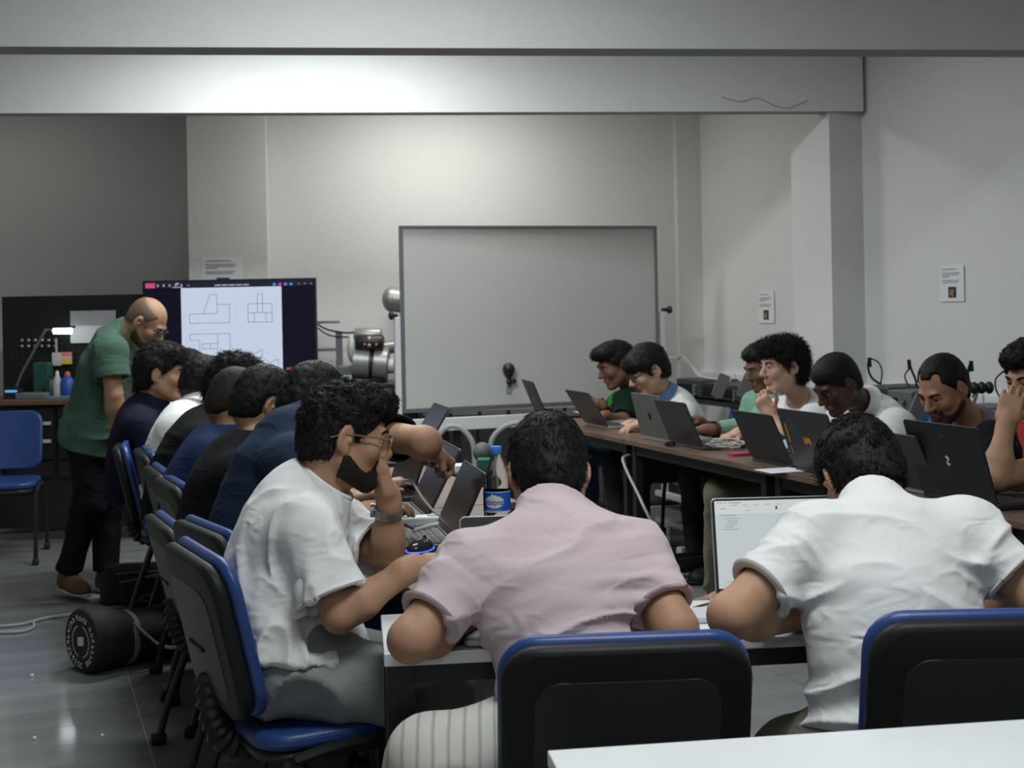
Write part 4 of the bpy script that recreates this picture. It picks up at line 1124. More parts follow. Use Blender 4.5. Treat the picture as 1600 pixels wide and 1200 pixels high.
# power strip and cable tangle on the floor under the right table
q = PZ(1078, 886, 0.02)
t = thing('floor_power_strip', 'white power strip standing in the cable tangle under the right table', 'power strip', (q.x, q.y, 0), 0.7)
m = MB(); m.box((0, 0, 0.022), (0.32, 0.06, 0.044)); m.build('housing', WHITEP, t, smooth=False, bevel=0.006)
m = MB(); m.box((-0.06, 0.0, 0.09), (0.045, 0.04, 0.09)); m.box((0.06, 0.0, 0.065), (0.05, 0.045, 0.045)); m.build('plug', WHITEP, t, smooth=False, bevel=0.006)
m = MB()
for j in range(4):
    pts = [(q.x + random.uniform(-.25, .3), q.y + random.uniform(-.25, .3), random.choice((0.006, 0.05, 0.10))) for _ in range(7)]
    m.tube(curve(pts, 5), 0.005, 5)
tag(m.build('cable_tangle', CABLEB), 'tangle of black cables on the floor under the right table', 'cables')['kind'] = 'stuff'
m = MB()
for j in range(2):
    pts = [(q.x + random.uniform(-.2, .25), q.y + random.uniform(-.3, .1), 0.008) for _ in range(6)]
    m.tube(curve(pts, 5), 0.006, 5)
tag(m.build('cable_tangle', CABLEW), 'pale cables on the floor in front of the power strip under the right table', 'cables')['kind'] = 'stuff'

# ------------------------------------------------------------------ bags and cables on the floor
q = PZ(98, 1066, 0.0)
BL, BRD = 0.62, 0.135
BAGB = mat('black_bag_cloth', (0.012, 0.012, 0.013), 0.75, var=0.2, bump=0.3, bscale=120)
GREYW = mat('grey_webbing', (0.20, 0.20, 0.20), 0.7)
BAGW = mat('bag_print_white', (0.62, 0.62, 0.62), 0.7)
ang = D_(47)
t = thing('duffel_bag', 'black duffel bag with a round white emblem on its end, lying on the tiles', 'bag', (q.x + 0.035, q.y + 0.12, 0), ang)
# local x runs along the bag, the round end at x = 0
def ring(x, s, sq):
    out = []
    for k in range(28):
        a = 2 * PI * k / 28
        y, z = math.cos(a) * BRD * s, math.sin(a) * BRD * s
        out.append((x, y * 1.0, max(0.0, BRD * sq + z * sq)))
    return out
vs, fs = [], []
xs = [(0.0, 0.86, 0.93), (0.004, 0.95, 0.95), (0.02, 1.0, 0.96), (0.10, 1.0, 0.93), (0.20, 0.98, 0.80), (0.34, 1.0, 0.76), (0.46, 1.02, 0.78), (0.56, 0.98, 0.80), (0.60, 0.92, 0.8), (0.62, 0.8, 0.8)]
for x, s_, sq in xs:
    vs += ring(x, s_, sq)
for i in range(len(xs) - 1):
    for k in range(28):
        a, b = i * 28 + k, i * 28 + (k + 1) % 28
        fs.append((a, a + 28, b + 28, b))
fs.append(tuple(range(28))); fs.append(tuple(range((len(xs) - 1) * 28 + 27, (len(xs) - 1) * 28 - 1, -1)))
m = MB(); m.add(vs, fs); bag = m.build('bag_body', BAGB, t)
zc_ = BRD * 0.93
Me = Matrix(((0, 0, -1, -0.0022), (-1, 0, 0, 0), (0, 1, 0, zc_), (0, 0, 0, 1)))     # drawing plane on the end cap, seen from -x
m = MB()          # ring of lettering too small and worn to read: short strokes
r3 = random.Random(3)
for i in range(26):
    if i in (8, 17):
        continue
    a = PI * 0.9 - 2 * PI * i / 26
    er, et = Vector((math.cos(a), math.sin(a), 0)), Vector((math.sin(a), -math.cos(a), 0))
    for (u0, v0, u1, v1) in r3.sample([(-.3, -.5, -.3, .5), (.3, -.5, .3, .5), (-.3, .5, .3, .5), (-.3, -.5, .3, -.5), (-.3, 0, .3, 0), (-.3, .5, .3, -.5)], 3):
        p0 = er * (0.093 + v0 * 0.019) + et * u0 * 0.019; p1 = er * (0.093 + v1 * 0.019) + et * u1 * 0.019
        m.tube([Me @ p0, Me @ p1], 0.0014, 4)
m.build('emblem_lettering', BAGW, bag, kind='stuff')
m = MB()
for k in range(22):
    a = 2 * PI * k / 22
    if abs(math.sin(a)) < 0.97:
        c_ = Vector((0.062 * math.cos(a), 0.062 * math.sin(a), 0)); d_ = Vector((-math.sin(a), math.cos(a), 0)) * 0.011 + c_.normalized() * 0.004
        e_ = c_.normalized() * 0.004
        m.add([tuple(c_ - d_), tuple(c_ + e_), tuple(c_ + d_), tuple(c_ - e_)], [(0, 1, 2, 3)], Me)
m.prism([(-0.022, -0.02), (0.022, -0.012), (0.024, 0.022), (-0.02, 0.016)], 0, 0.0006, Me)
m.build('emblem_wreath', BAGW, bag, smooth=False)
for x_, r2 in ((0.17, 0.985), (0.455, 1.03)):
    m = MB()
    pts = [(x_ + (0.02 if a > 0.6 else 0), math.cos(a) * BRD * r2 * -1.01, max(0.004, BRD * 0.82 + math.sin(a) * BRD * 0.83 * r2)) for a in np.linspace(-1.2, 1.5, 14)]
    m.tube(pts, 0.013, 6, flat=0.2)
    m.build('webbing', GREYW, t)
m = MB(); m.tube(curve([(0.175, -0.10, 0.185), (0.20, -0.145, 0.14), (0.26, -0.155, 0.085), (0.34, -0.15, 0.062), (0.42, -0.15, 0.08), (0.455, -0.13, 0.16), (0.46, -0.09, 0.20)], 5), 0.010, 6, flat=0.35); m.build('handle', GREYW, t)
m = MB(); m.tube(curve([(0.36, 0.0, 0.205), (0.40, -0.02, 0.25), (0.46, -0.02, 0.255), (0.52, 0.0, 0.215)], 5), 0.012, 6, flat=0.4); m.build('handle', GREYP, t)

q = PZ(205, 948, 0.0)
t = thing('backpack', 'black backpack with pale piping standing on the floor behind the duffel bag', 'bag', (q.x, q.y + 0.12, 0), 0.15)
m = MB(); m.prism(rr(0.34, 0.30, 0.09, 5), 0.0, 0.17); m.build('bag_body', BAGB, t, bevel=0.03, seg=3)
m = MB(); m.box((0.05, -0.165, 0.085), (0.22, 0.05, 0.13)); pk = m.build('front_pocket', BAGB, t, smooth=False, bevel=0.015)
m = MB(); m.tube([(0.05 + x * 1.01, -0.19 + 0.02 * abs(x) , 0.15 + 0.02 * math.sin(x * 9)) for x in np.linspace(-0.11, 0.11, 10)], 0.005, 6)
m.tube([(0.05 + x * 1.01, -0.17, 0.175 - 0.3 * x * x) for x in np.linspace(-0.13, 0.13, 10)], 0.004, 6); m.build('piping', mat('tan_piping', (0.16, 0.14, 0.11), 0.7), t)
text_mesh('OCJ', 0.055, mat('dim_bag_print', (0.16, 0.16, 0.16), 0.7), 'pocket_print', pk, 0.0006, lambda c: Vector((c.x + 0.04, -0.1915 - c.z, c.y + 0.05)))
m = MB(); m.tube(curve([(0.06, -0.10, 0.17), (0.10, -0.12, 0.30), (0.16, -0.12, 0.40), (0.22, -0.08, 0.30), (0.20, -0.05, 0.16)], 5), 0.014, 6, flat=0.35); m.build('shoulder_strap', mat('dark_strap', (0.03, 0.028, 0.026), 0.7), t)
m = MB(); m.tube(curve([PZ(-30, 981, 0.008), PZ(30, 976, .008), PZ(62, 968, .008), PZ(100, 961, .008), PZ(150, 952, .008), PZ(205, 946, .008), PZ(260, 940, .008)], 6), 0.007, 6)
tag(m.build('floor_cable', mat('floor_cable_grey', (0.36, 0.36, 0.35), 0.5)), 'upper pale cable running across the floor at the left edge', 'cable')
m = MB(); m.tube(curve([PZ(-30, 989, 0.008), PZ(30, 987, .008), PZ(52, 980, .008), PZ(54, 971, .008), PZ(75, 965, .008), PZ(120, 959, .022), PZ(165, 952, .008), PZ(180, 951, .008)], 6), 0.007, 6)
tag(m.build('floor_cable', mat('floor_cable_grey', None)), 'lower pale cable with a kink on the floor at the left edge', 'cable')
m = MB()
for x_, y_ in ((128, 986), (50, 1056), (160, 1150), (54, 1154)):
    q = PZ(x_, y_, 0.004); m.ball((q.x, q.y, 0.005), 0.008, 6, 5)
o = m.build('litter', PAPER); o['kind'] = 'stuff'; tag(o, 'few white crumbs on the floor tiles at the left', 'litter')
# ------------------------------------------------------------------ people: bodies as blended distance fields, meshed by surface nets
def smin(a, b, k):
    h = np.clip(0.5 + 0.5 * (b - a) / k, 0, 1)
    return b + (a - b) * h - k * h * (1 - h)

class Field:
    def __init__(s, lo, hi, h):
        s.h = h
        s.lo = np.array(lo, float) - 3 * h
        n = np.ceil((np.array(hi, float) + 3 * h - s.lo) / h).astype(int) + 1
        s.n = n
        s.F = np.full(n, 10.0, np.float32)
        s.ax = [(s.lo[i] + h * np.arange(n[i])).astype(np.float32) for i in range(3)]
    def win(s, lo, hi, pad):
        sl = []
        for i in range(3):
            a = int(max(0, math.floor((lo[i] - pad - s.lo[i]) / s.h)))
            b = int(min(s.n[i], math.ceil((hi[i] + pad - s.lo[i]) / s.h) + 1))
            if b - a < 2:
                return None
            sl.append(slice(a, b))
        return tuple(sl)
    def xyz(s, sl):
        return s.ax[0][sl[0]][:, None, None], s.ax[1][sl[1]][None, :, None], s.ax[2][sl[2]][None, None, :]
    def put(s, fn, lo, hi, k, op):
        sl = s.win(lo, hi, max(k, 0.0) + 3 * s.h)
        if sl is None:
            return
        d = fn(*s.xyz(sl))
        if op == 'add':
            s.F[sl] = smin(s.F[sl], d, k) if k > 0 else np.minimum(s.F[sl], d)
        else:
            s.F[sl] = -smin(-s.F[sl], d, k) if k > 0 else np.maximum(s.F[sl], -d)
    def cone(s, a, b, ra, rb, k=0.02, op='add', flat=None):
        a, b = np.array(a, float), np.array(b, float)
        ba = b - a; L2 = float(ba @ ba) + 1e-12
        def fn(X, Y, Z):
            px, py, pz = X - a[0], Y - a[1], Z - a[2]
            t = np.clip((px * ba[0] + py * ba[1] + pz * ba[2]) / L2, 0, 1)
            return np.sqrt((px - ba[0] * t) ** 2 + (py - ba[1] * t) ** 2 + (pz - ba[2] * t) ** 2) - (ra + (rb - ra) * t)
        r = max(ra, rb)
        s.put(fn, np.minimum(a, b) - r, np.maximum(a, b) + r, k, op)
    def ell(s, c, R, rad, k=0.02, op='add'):
        c = np.array(c, float); R = np.array(R, float); rad = np.array(rad, float)
        def fn(X, Y, Z):
            x, y, z = X - c[0], Y - c[1], Z - c[2]
            l = [R[0][i] * x + R[1][i] * y + R[2][i] * z for i in range(3)]
            k0 = np.sqrt(sum((l[i] / rad[i]) ** 2 for i in range(3)))
            k1 = np.sqrt(sum((l[i] / rad[i] ** 2) ** 2 for i in range(3))) + 1e-9
            return k0 * (k0 - 1) / k1
        e = np.sqrt(((R * rad[None, :]) ** 2).sum(1))
        s.put(fn, c - e, c + e, k, op)
    def box(s, c, R, half, r=0.005, k=0.01, op='add'):
        c = np.array(c, float); R = np.array(R, float)
        def fn(X, Y, Z):
            x, y, z = X - c[0], Y - c[1], Z - c[2]
            q = [np.abs(R[0][i] * x + R[1][i] * y + R[2][i] * z) - half[i] for i in range(3)]
            return np.sqrt(sum(np.maximum(v, 0) ** 2 for v in q)) + np.minimum(np.maximum(np.maximum(q[0], q[1]), q[2]), 0) - r
        e = (np.abs(R) * np.array(half)[None, :]).sum(1) + r
        s.put(fn, c - e, c + e, k, op)
    def plane_cut(s, p, nrm, k=0.01, lo=None, hi=None):
        """removes the side the normal points to"""
        p, nrm = np.array(p, float), np.array(nrm, float); nrm = nrm / np.linalg.norm(nrm)
        def fn(X, Y, Z):
            return -((X - p[0]) * nrm[0] + (Y - p[1]) * nrm[1] + (Z - p[2]) * nrm[2])
        s.put(fn, s.lo if lo is None else lo, s.lo + s.n * s.h if hi is None else hi, k, 'cut')
    def mesh(s):
        F = s.F; S = F < 0
        c = np.zeros(np.array(F.shape) - 1, np.uint8)
        for i in (0, 1):
            for j in (0, 1):
                for k in (0, 1):
                    c += S[i:F.shape[0] - 1 + i, j:F.shape[1] - 1 + j, k:F.shape[2] - 1 + k]
        I = np.argwhere((c > 0) & (c < 8))
        idx = np.full(c.shape, -1, np.int32)
        idx[I[:, 0], I[:, 1], I[:, 2]] = np.arange(len(I))
        acc = np.zeros((len(I), 3)); cnt = np.zeros(len(I))
        C = [(i, j, k) for i in (0, 1) for j in (0, 1) for k in (0, 1)]
        for A in C:
            for ax in range(3):
                if A[ax] == 0:
                    B = list(A); B[ax] = 1
                    fa = F[I[:, 0] + A[0], I[:, 1] + A[1], I[:, 2] + A[2]]; fb = F[I[:, 0] + B[0], I[:, 1] + B[1], I[:, 2] + B[2]]
                    m = (fa < 0) != (fb < 0)
                    t = np.where(m, fa / np.where(m, fa - fb, 1), 0)
                    pos = np.tile(np.array(A, float), (len(I), 1)); pos[:, ax] += t
                    acc[m] += pos[m]; cnt[m] += 1
        V = s.lo + s.h * (I + acc / cnt[:, None])
        Q = []
        for ax in range(3):
            o = [slice(None)] * 3; p = [slice(None)] * 3
            o[ax] = slice(0, -1); p[ax] = slice(1, None)
            ch = S[tuple(o)] != S[tuple(p)]
            E = np.argwhere(ch)
            b, d = (ax + 1) % 3, (ax + 2) % 3
            ok = (E[:, b] > 0) & (E[:, d] > 0) & (E[:, b] < c.shape[b]) & (E[:, d] < c.shape[d])
            E = E[ok]
            def g(db, dd):
                G = E.copy(); G[:, b] -= db; G[:, d] -= dd
                return idx[G[:, 0], G[:, 1], G[:, 2]]
            q = np.stack([g(0, 0), g(1, 0), g(1, 1), g(0, 1)], 1)
            ins = S[E[:, 0], E[:, 1], E[:, 2]]
            q[~ins] = q[~ins][:, ::-1]
            Q.append(q)
        Q = np.concatenate(Q)
        Q = Q[(Q >= 0).all(1)]
        return V, Q

def smooth_v(V, Q, it=1, lam=0.5):
    for _ in range(it):
        acc = np.zeros_like(V); cnt = np.zeros(len(V))
        for a in range(4):
            b = (a + 1) % 4
            np.add.at(acc, Q[:, a], V[Q[:, b]]); np.add.at(acc, Q[:, b], V[Q[:, a]])
            np.add.at(cnt, Q[:, a], 1); np.add.at(cnt, Q[:, b], 1)
        V = V * (1 - lam) + lam * acc / np.maximum(cnt, 1)[:, None]
    return V

def vnormals(V, Q):
    n = np.cross(V[Q[:, 2]] - V[Q[:, 0]], V[Q[:, 3]] - V[Q[:, 1]])
    N = np.zeros_like(V)
    for a in range(4):
        np.add.at(N, Q[:, a], n)
    return N / (np.linalg.norm(N, axis=1)[:, None] + 1e-12)

def vnoise(Pt, seed=0):
    """smooth value noise in -1..1"""
    i = np.floor(Pt).astype(np.int64); f = Pt - i
    f = f * f * (3 - 2 * f)
    out = np.zeros(len(Pt))
    for a in (0, 1):
        for b in (0, 1):
            for c in (0, 1):
                h = ((i[:, 0] + a) * 374761393 + (i[:, 1] + b) * 668265263 + (i[:, 2] + c) * 2147483647 + seed * 974634777) & 0xFFFFFFFF
                h = ((h ^ (h >> 13)) * 1274126177) & 0xFFFFFFFF
                v = ((h ^ (h >> 16)) & 0xFFFF) / 32767.5 - 1
                w = (f[:, 0] if a else 1 - f[:, 0]) * (f[:, 1] if b else 1 - f[:, 1]) * (f[:, 2] if c else 1 - f[:, 2])
                out += v * w
    return out

def np_mesh(name, V, Q, mats, parent, base, mi=None, smooth=True):
    me = bpy.data.meshes.new(name)
    V = V - np.array(base)
    nf, w = Q.shape
    me.vertices.add(len(V)); me.vertices.foreach_set('co', V.astype(np.float32).ravel())
    me.loops.add(nf * w); me.loops.foreach_set('vertex_index', Q.astype(np.int32).ravel())
    me.polygons.add(nf); me.polygons.foreach_set('loop_start', (np.arange(nf) * w).astype(np.int32))
    ms = mats if isinstance(mats, (list, tuple)) else [mats]
    for m in ms:
        me.materials.append(m)
    if mi is not None:
        me.polygons.foreach_set('material_index', mi.astype(np.int32))
    me.update(calc_edges=True)
    me.validate()
    if smooth:
        me.shade_smooth()
    return link(name, me, parent)

def frame_of(f, up=(0, 0, 1), roll=0.0):
    f = np.array(f, float); f /= np.linalg.norm(f)
    r = np.cross(f, np.array(up, float)); r /= np.linalg.norm(r)
    u = np.cross(r, f)
    if roll:
        r, u = r * math.cos(roll) + u * math.sin(roll), u * math.cos(roll) - r * math.sin(roll)
    return np.stack([r, f, u], 1)

SKIN = {
    'tan': mat('skin_tan', (0.385, 0.215, 0.130), 0.6, var=0.10, vscale=25, bump=0.06, bscale=220),
    'light': mat('skin_light', (0.48, 0.29, 0.205), 0.6, var=0.08, vscale=25, bump=0.06, bscale=220),
    'olive': mat('skin_olive', (0.34, 0.19, 0.11), 0.6, var=0.08, vscale=25, bump=0.06, bscale=220),
    'brown': mat('skin_brown', (0.17, 0.085, 0.05), 0.6, var=0.10, vscale=25, bump=0.06, bscale=220),
    'dark': mat('skin_dark', (0.065, 0.033, 0.021), 0.42, var=0.12, vscale=25, bump=0.06, bscale=220),
}
HAIRM = mat('hair_black', (0.0095, 0.0085, 0.0085), 0.62, spec=0.22)
HAIRB = mat('hair_dark_brown', (0.016, 0.012, 0.010), 0.62, spec=0.22)
STUB = mat('hair_stubble', (0.135, 0.085, 0.058), 0.6, var=0.25, vscale=180)
FADE = mat('hair_fade', (0.028, 0.021, 0.018), 0.55, var=0.25, vscale=220)
EYEW = mat('eye_white', (0.55, 0.53, 0.50), 0.25)
EYEI = mat('eye_iris', (0.02, 0.012, 0.008), 0.15)
LIP = mat('lip', (0.26, 0.10, 0.08), 0.45)

def head_world(hc, R, p, s=1.0):
    return np.array(hc) + R @ (np.array(p, float) * s)

def build_head_field(G, hc, R, s, h, ears=True):
    W = lambda *p: head_world(hc, R, p, s)
    k = lambda v: v * s
    G.ell(W(0, -.012, .035), R, np.array((.075, .096, .087)) * s, k(.02))
    G.ell(W(0, -.045, -.02), R, np.array((.062, .058, .07)) * s, k(.03))
    G.ell(W(0, .028, -.028), R, np.array((.061, .064, .088)) * s, k(.03))
    for sx in (-1, 1):
        G.cone(W(sx * .054, .0, -.05), W(sx * .020, .066, -.098), k(.020), k(.016), k(.025))
        G.ell(W(sx * .040, .062, -.022), R, np.array((.024, .022, .024)) * s, k(.02))
    G.ell(W(0, .072, -.098), R, np.array((.024, .022, .019)) * s, k(.018))
    G.cone(W(-.034, .083, .024), W(.034, .083, .024), k(.012), k(.012), k(.014))
    for sx in (-1, 1):
        G.ell(W(sx * .032, .103, .006), R, np.array((.019, .017, .012)) * s, k(.010), 'cut')
    for sx in (-1, 1):
        G.ell(W(sx * .0315, .0795, .0125), R, np.array((.0165, .0135, .0095)) * s, k(.003))
        G.ell(W(sx * .0315, .0785, -.0060), R, np.array((.0155, .0120, .0060)) * s, k(.003))
    G.cone(W(0, .088, .016), W(0, .113, -.026), k(.0085), k(.0125), k(.010))
    for sx in (-1, 1):
        G.ell(W(sx * .011, .102, -.030), R, np.array((.0085, .011, .008)) * s, k(.006))
    G.cone(W(-.016, .090, -.056), W(.016, .090, -.056), k(.0075), k(.0075), k(.006))
    G.cone(W(-.014, .088, -.068), W(.014, .088, -.068), k(.008), k(.008), k(.006))
    G.cone(W(-.022, .103, -.062), W(.022, .103, -.062), k(.003), k(.003), k(.004), 'cut')
    if ears:
        for sx in (-1, 1):
            a = sx * 0.42
            Re = R @ np.array(Matrix.Rotation(a, 3, 'Z') @ Matrix.Rotation(-0.22, 3, 'X'))
            G.ell(W(sx * .079, -.012, -.002), Re, np.array((.0085, .0195, .034)) * s, k(.006))
            G.ell(W(sx * .076, -.004, -.028), Re, np.array((.008, .010, .014)) * s, k(.006))
            G.ell(W(sx * .0885, -.008, .002), Re, np.array((.0075, .012, .022)) * s, k(.004), 'cut')
            G.ell(W(sx * .082, .000, -.006), Re, np.array((.007, .006, .008)) * s, k(.004))

def hand_field(G, W, D, N, side, curl, k=0.006, s=1.0, thumb='relax', spread=0.06):
    W, D, N = (np.array(v, float) for v in (W, D, N))
    D = D / np.linalg.norm(D); N = N - D * (N @ D); N = N / np.linalg.norm(N)
    T = np.cross(D, N) * (1 if side == 'R' else -1)
    Rm = np.stack([T, D, N], 1)
    G.cone(W - D * .02 * s, W + D * .02 * s, .027 * s, .028 * s, .02)
    G.box(W + D * .052 * s, Rm, (.030 * s, .036 * s, .006 * s), .010 * s, .018)
    G.ell(W + D * .03 * s + T * .022 * s + N * .008 * s, Rm, np.array((.020, .032, .017)) * s, .012)
    offs = (.032, .011, -.011, -.031); lens = (.072, .080, .074, .058)
    for j in range(4):
        c = curl[j] if isinstance(curl, (list, tuple)) else curl
        p = W + D * (.086 - (.006 if j in (0,) else .012 if j == 3 else 0)) * s + T * offs[j] * s
        G.ell(p - N * .004 * s, Rm, np.array((.011, .013, .011)) * s, .006)
        a = c * 0.45
        for seg, (fr, r0, r1) in enumerate(((.46, .0092, .0084), (.30, .0084, .0078), (.24, .0078, .0066))):
            d = (D + T * (offs[j] / .03) * spread) * math.cos(a) + N * math.sin(a)
            d = d / np.linalg.norm(d)
            q = p + d * lens[j] * fr * s
            G.cone(p, q, r0 * s, r1 * s, k)
            p = q; a += c
    p = W + D * .026 * s + T * .030 * s + N * .004 * s
    if thumb == 'fist':
        ds = ((.6, .35, .65, .036), (.5, -.45, .55, .034))
    elif thumb == 'up':
        ds = ((.55, .9, .0, .046), (.85, .5, -.1, .036))
    else:
        ds = ((.75, .62, .22, .044), (.92, .22, .22, .032))
    r0 = .0118
    for dD, dT, dN, L in ds:
        d = D * dD + T * dT + N * dN; d = d / np.linalg.norm(d)
        q = p + d * L * s
        G.cone(p, q, r0 * s, (r0 - .002) * s, k + .002)
        p = q; r0 -= .0018

def fold_disp(V, N, amp, seed, sc=(6, 6, 15), R=None, ridge=0.6):
    L = V @ R if R is not None else V
    w = np.stack([vnoise(L * 3.0, seed + 5), vnoise(L * 3.0, seed + 6), vnoise(L * 3.0, seed + 7)], 1) * 0.06
    q = (L + w) * np.array(sc)
    n1 = vnoise(q, seed); n2 = vnoise(q * 2.1 + 7, seed + 1)
    r = np.clip(1 - 2.4 * np.abs(n1), 0, 1) ** 1.5        # crests along the zero lines: drawn-out creases
    return N * (amp * (1.1 * r - 0.3 + 0.55 * n1 + 0.3 * n2))[:, None]

def tufts(name, V, N, R, hc, n, L, wd, lift, curl, matl, par, base, seed, crown=(0, -.03, .12), sel=None, s=1.0):
    """many short tapering blades lying on the hair, one joined part"""
    r = np.random.default_rng(seed)
    cand = np.arange(len(V)) if sel is None else np.where(sel)[0]
    if len(cand) == 0:
        return None
    ix = r.choice(cand, n)
    p, nn = V[ix], N[ix]
    cr = head_world(hc, R, crown, s)
    fl = p - cr
    fl = fl - nn * (fl * nn).sum(1)[:, None]
    fl /= np.linalg.norm(fl, axis=1)[:, None] + 1e-9
    rd = r.normal(size=(n, 3)); rd -= nn * (rd * nn).sum(1)[:, None]
    d = fl * (1 - curl) + rd * curl * 0.8
    d /= np.linalg.norm(d, axis=1)[:, None] + 1e-9
    d = d + nn * (lift * (0.5 + r.random(n)))[:, None]
    d /= np.linalg.norm(d, axis=1)[:, None]
    sd = np.cross(d, nn); sd /= np.linalg.norm(sd, axis=1)[:, None] + 1e-9
    ln = (L * (0.6 + 0.8 * r.random(n)))[:, None]
    w = (wd * (0.7 + 0.6 * r.random(n)))[:, None]
    b = p - nn * 0.003
    bend = d + rd * (0.5 * curl) - nn * 0.25
    bend /= np.linalg.norm(bend, axis=1)[:, None]
    m_ = b + d * ln * 0.55; tip = m_ + bend * ln * 0.45
    up = nn * 0.6 * w
    vs = np.stack([b - sd * w, b + sd * w, b + up, m_ - sd * w * .7, m_ + sd * w * .7, m_ + up * .9, tip], 1).reshape(-1, 3)
    o = (np.arange(n) * 7)[:, None]
    T = np.array([(0, 3, 5), (0, 5, 2), (2, 5, 4), (2, 4, 1), (3, 6, 5), (5, 6, 4), (1, 4, 3), (1, 3, 0), (3, 4, 6)])
    F = (o[:, :, None] + T[None]).reshape(-1, 3)
    return vs, F

def bez(a, b, c, t):
    return a * (1 - t) ** 2 + b * 2 * t * (1 - t) + c * t * t

def person(label, S):
    """S: joints in world space (Vectors) and looks"""
    A = lambda v: np.array(v, float)
    h = S.get('h', .006); s = S.get('s', 1.0); hs = S.get('hs', 1.0) * s
    pel, neck, hc = A(S['pel']), A(S['neck']) - A((0, 0, S.get('nd', .006))), A(S['head'])
    R = frame_of(S['hf'], roll=S.get('roll', 0.0))
    fwd = A(S['fwd']); fwd[2] = 0; fwd /= np.linalg.norm(fwd)
    rt = np.cross(fwd, (0, 0, 1.0))
    shR = A(S.get('shR', neck + rt * .178 * s - A((0, 0, .072)) * s + fwd * .02))
    shL = A(S.get('shL', neck - rt * .178 * s - A((0, 0, .072)) * s + fwd * .02))
    rt2 = shR - shL; rt2 /= np.linalg.norm(rt2)
    def auto(sh, sgn, e, w):
        el = A(S[e]) if e in S else sh + fwd * .12 + rt * sgn * .05 - A((0, 0, .23)) * s
        wr = A(S[w]) if w in S else np.array([*(el + fwd * .23 - rt * sgn * .06)[:2], max(.785, el[2] - .05)])
        return el, wr
    elR, wrR = auto(shR, 1, 'elR', 'wrR'); elL, wrL = auto(shL, -1, 'elL', 'wrL')
    base = A((pel[0], pel[1], 0.0))
    root = thing('person', label, 'person', tuple(base))
    seed = S['seed']
    up = neck - pel; up /= np.linalg.norm(up)
    bulge = S.get('bulge', .02)
    mid = (pel + neck) / 2 - fwd * bulge * 2
    spine = [bez(pel, mid, neck, t) for t in (0, .22, .45, .68, .9)]
    sw = [v * s for v in S.get('sw', (.165, .160, .168, .182, .135))]; sd = [v * s for v in S.get('sd', (.128, .115, .112, .105, .078))]
    tang = [bez(pel, mid, neck, t + .02) - bez(pel, mid, neck, t - .02) for t in (0, .22, .45, .68, .9)]
    def torso(G, grow, k):
        for c, a, b, tg, zl in zip(spine, sw, sd, tang, (.125, .125, .125, .115, .075)):
            z = tg / np.linalg.norm(tg); x = rt2 - z * (rt2 @ z); x /= np.linalg.norm(x); y = np.cross(z, x)
            G.ell(c, np.stack([x, y, z], 1), (a + grow, b + grow, zl * s + grow * .6), k)
        z = tang[0] / np.linalg.norm(tang[0]); x = rt2 - z * (rt2 @ z); x /= np.linalg.norm(x)
        G.ell(spine[0] - z * .09 * s, np.stack([x, np.cross(z, x), z], 1), (sw[0] + grow, sd[0] + grow, .125 * s), k)
        for sh in (shL, shR):
            ct = spine[3] * .4 + neck * .6
            G.cone(ct * .6 + sh * .4 - up * .055 * s, sh, .060 * s + grow, .057 * s + grow, .05)
            G.cone(neck - up * .036 * s, sh - up * .004, .036 * s + grow * .5, .046 * s + grow * .5, .05)
    skin = SKIN[S['skin']]
    # ---------------- body
    armpts = [shR, elR, wrR, shL, elL, wrL, neck, hc, pel, spine[2]]
    ext = .20 * max(hs, 1)
    lo = np.min(armpts, 0) - ext; hi = np.max(armpts, 0) + ext; hi[2] = max(hi[2], hc[2] + .16)
    lo[2] = min(np.min(armpts, 0)[2] - .1, pel[2] - .1)
    G = Field(lo, hi, h)
    for c, a, b, tg in zip(spine, sw, sd, tang):
        z = tg / np.linalg.norm(tg); x = rt2 - z * (rt2 @ z); x /= np.linalg.norm(x); y = np.cross(z, x)
        G.ell(c, np.stack([x, y, z], 1), (a * .62, b * .55, .07 * s), .05)
    nb = neck + fwd * .03 * s
    hb = head_world(hc, R, (0, -.02, -.055), hs)
    G.cone(neck - up * .06 * s + fwd * .02, nb, .055 * s, .053 * s, .03)
    G.cone(nb, hb, .053 * s, .054 * s, .03)
    for sh, el, wr in ((shR, elR, wrR), (shL, elL, wrL)):
        G.cone(neck - up * .07 * s, sh - up * .01, .04 * s, .042 * s, .04)
        am_ = s * S.get('arm', 1.0)
        G.cone(sh, el, .052 * am_, .042 * am_, .03)
        am = el * .7 + wr * .3
        G.cone(el, am, .041 * am_, .043 * am_, .02); G.cone(am, wr, .043 * am_, .027 * s, .03)
    build_head_field(G, hc, R, hs, h)
    for side, el, wr in (('R', elR, wrR), ('L', elL, wrL)):
        hd = S.get('hand' + side, {})
        D = A(hd.get('D', (wr - el) * A((1, 1, .3)))); N = A(hd.get('N', (0, 0, -1)))
        if hd.get('skip'):
            continue
        hand_field(G, wr, D, N, side, hd.get('curl', .35), .004, s * hd.get('s', 1.0), hd.get('thumb', 'relax'), hd.get('spread', .06))
    V, Q = G.mesh(); V = smooth_v(V, Q, 1, .4)
    lipm = np.zeros(len(Q))
    hl = (V - hc) @ R / hs
    fc = hl[Q].mean(1)
    isl = (not S.get('nolip', False)) & (fc[:, 1] < .108) & (np.abs(fc[:, 0]) < .026 - .5 * np.abs(fc[:, 2] + .062)) & (fc[:, 1] > .085) & (fc[:, 2] < -.050) & (fc[:, 2] > -.076)
    body = np_mesh('body', V, Q, [skin, LIP], root, base, isl.astype(int))
    # ---------------- shirt
    sl = S.get('sleeve', .62)
    g = S.get('loose', .012)
    cuffR, cuffL = shR + (elR - shR) * sl, shL + (elL - shL) * sl
    hS = S.get('hshirt', max(.006, h))
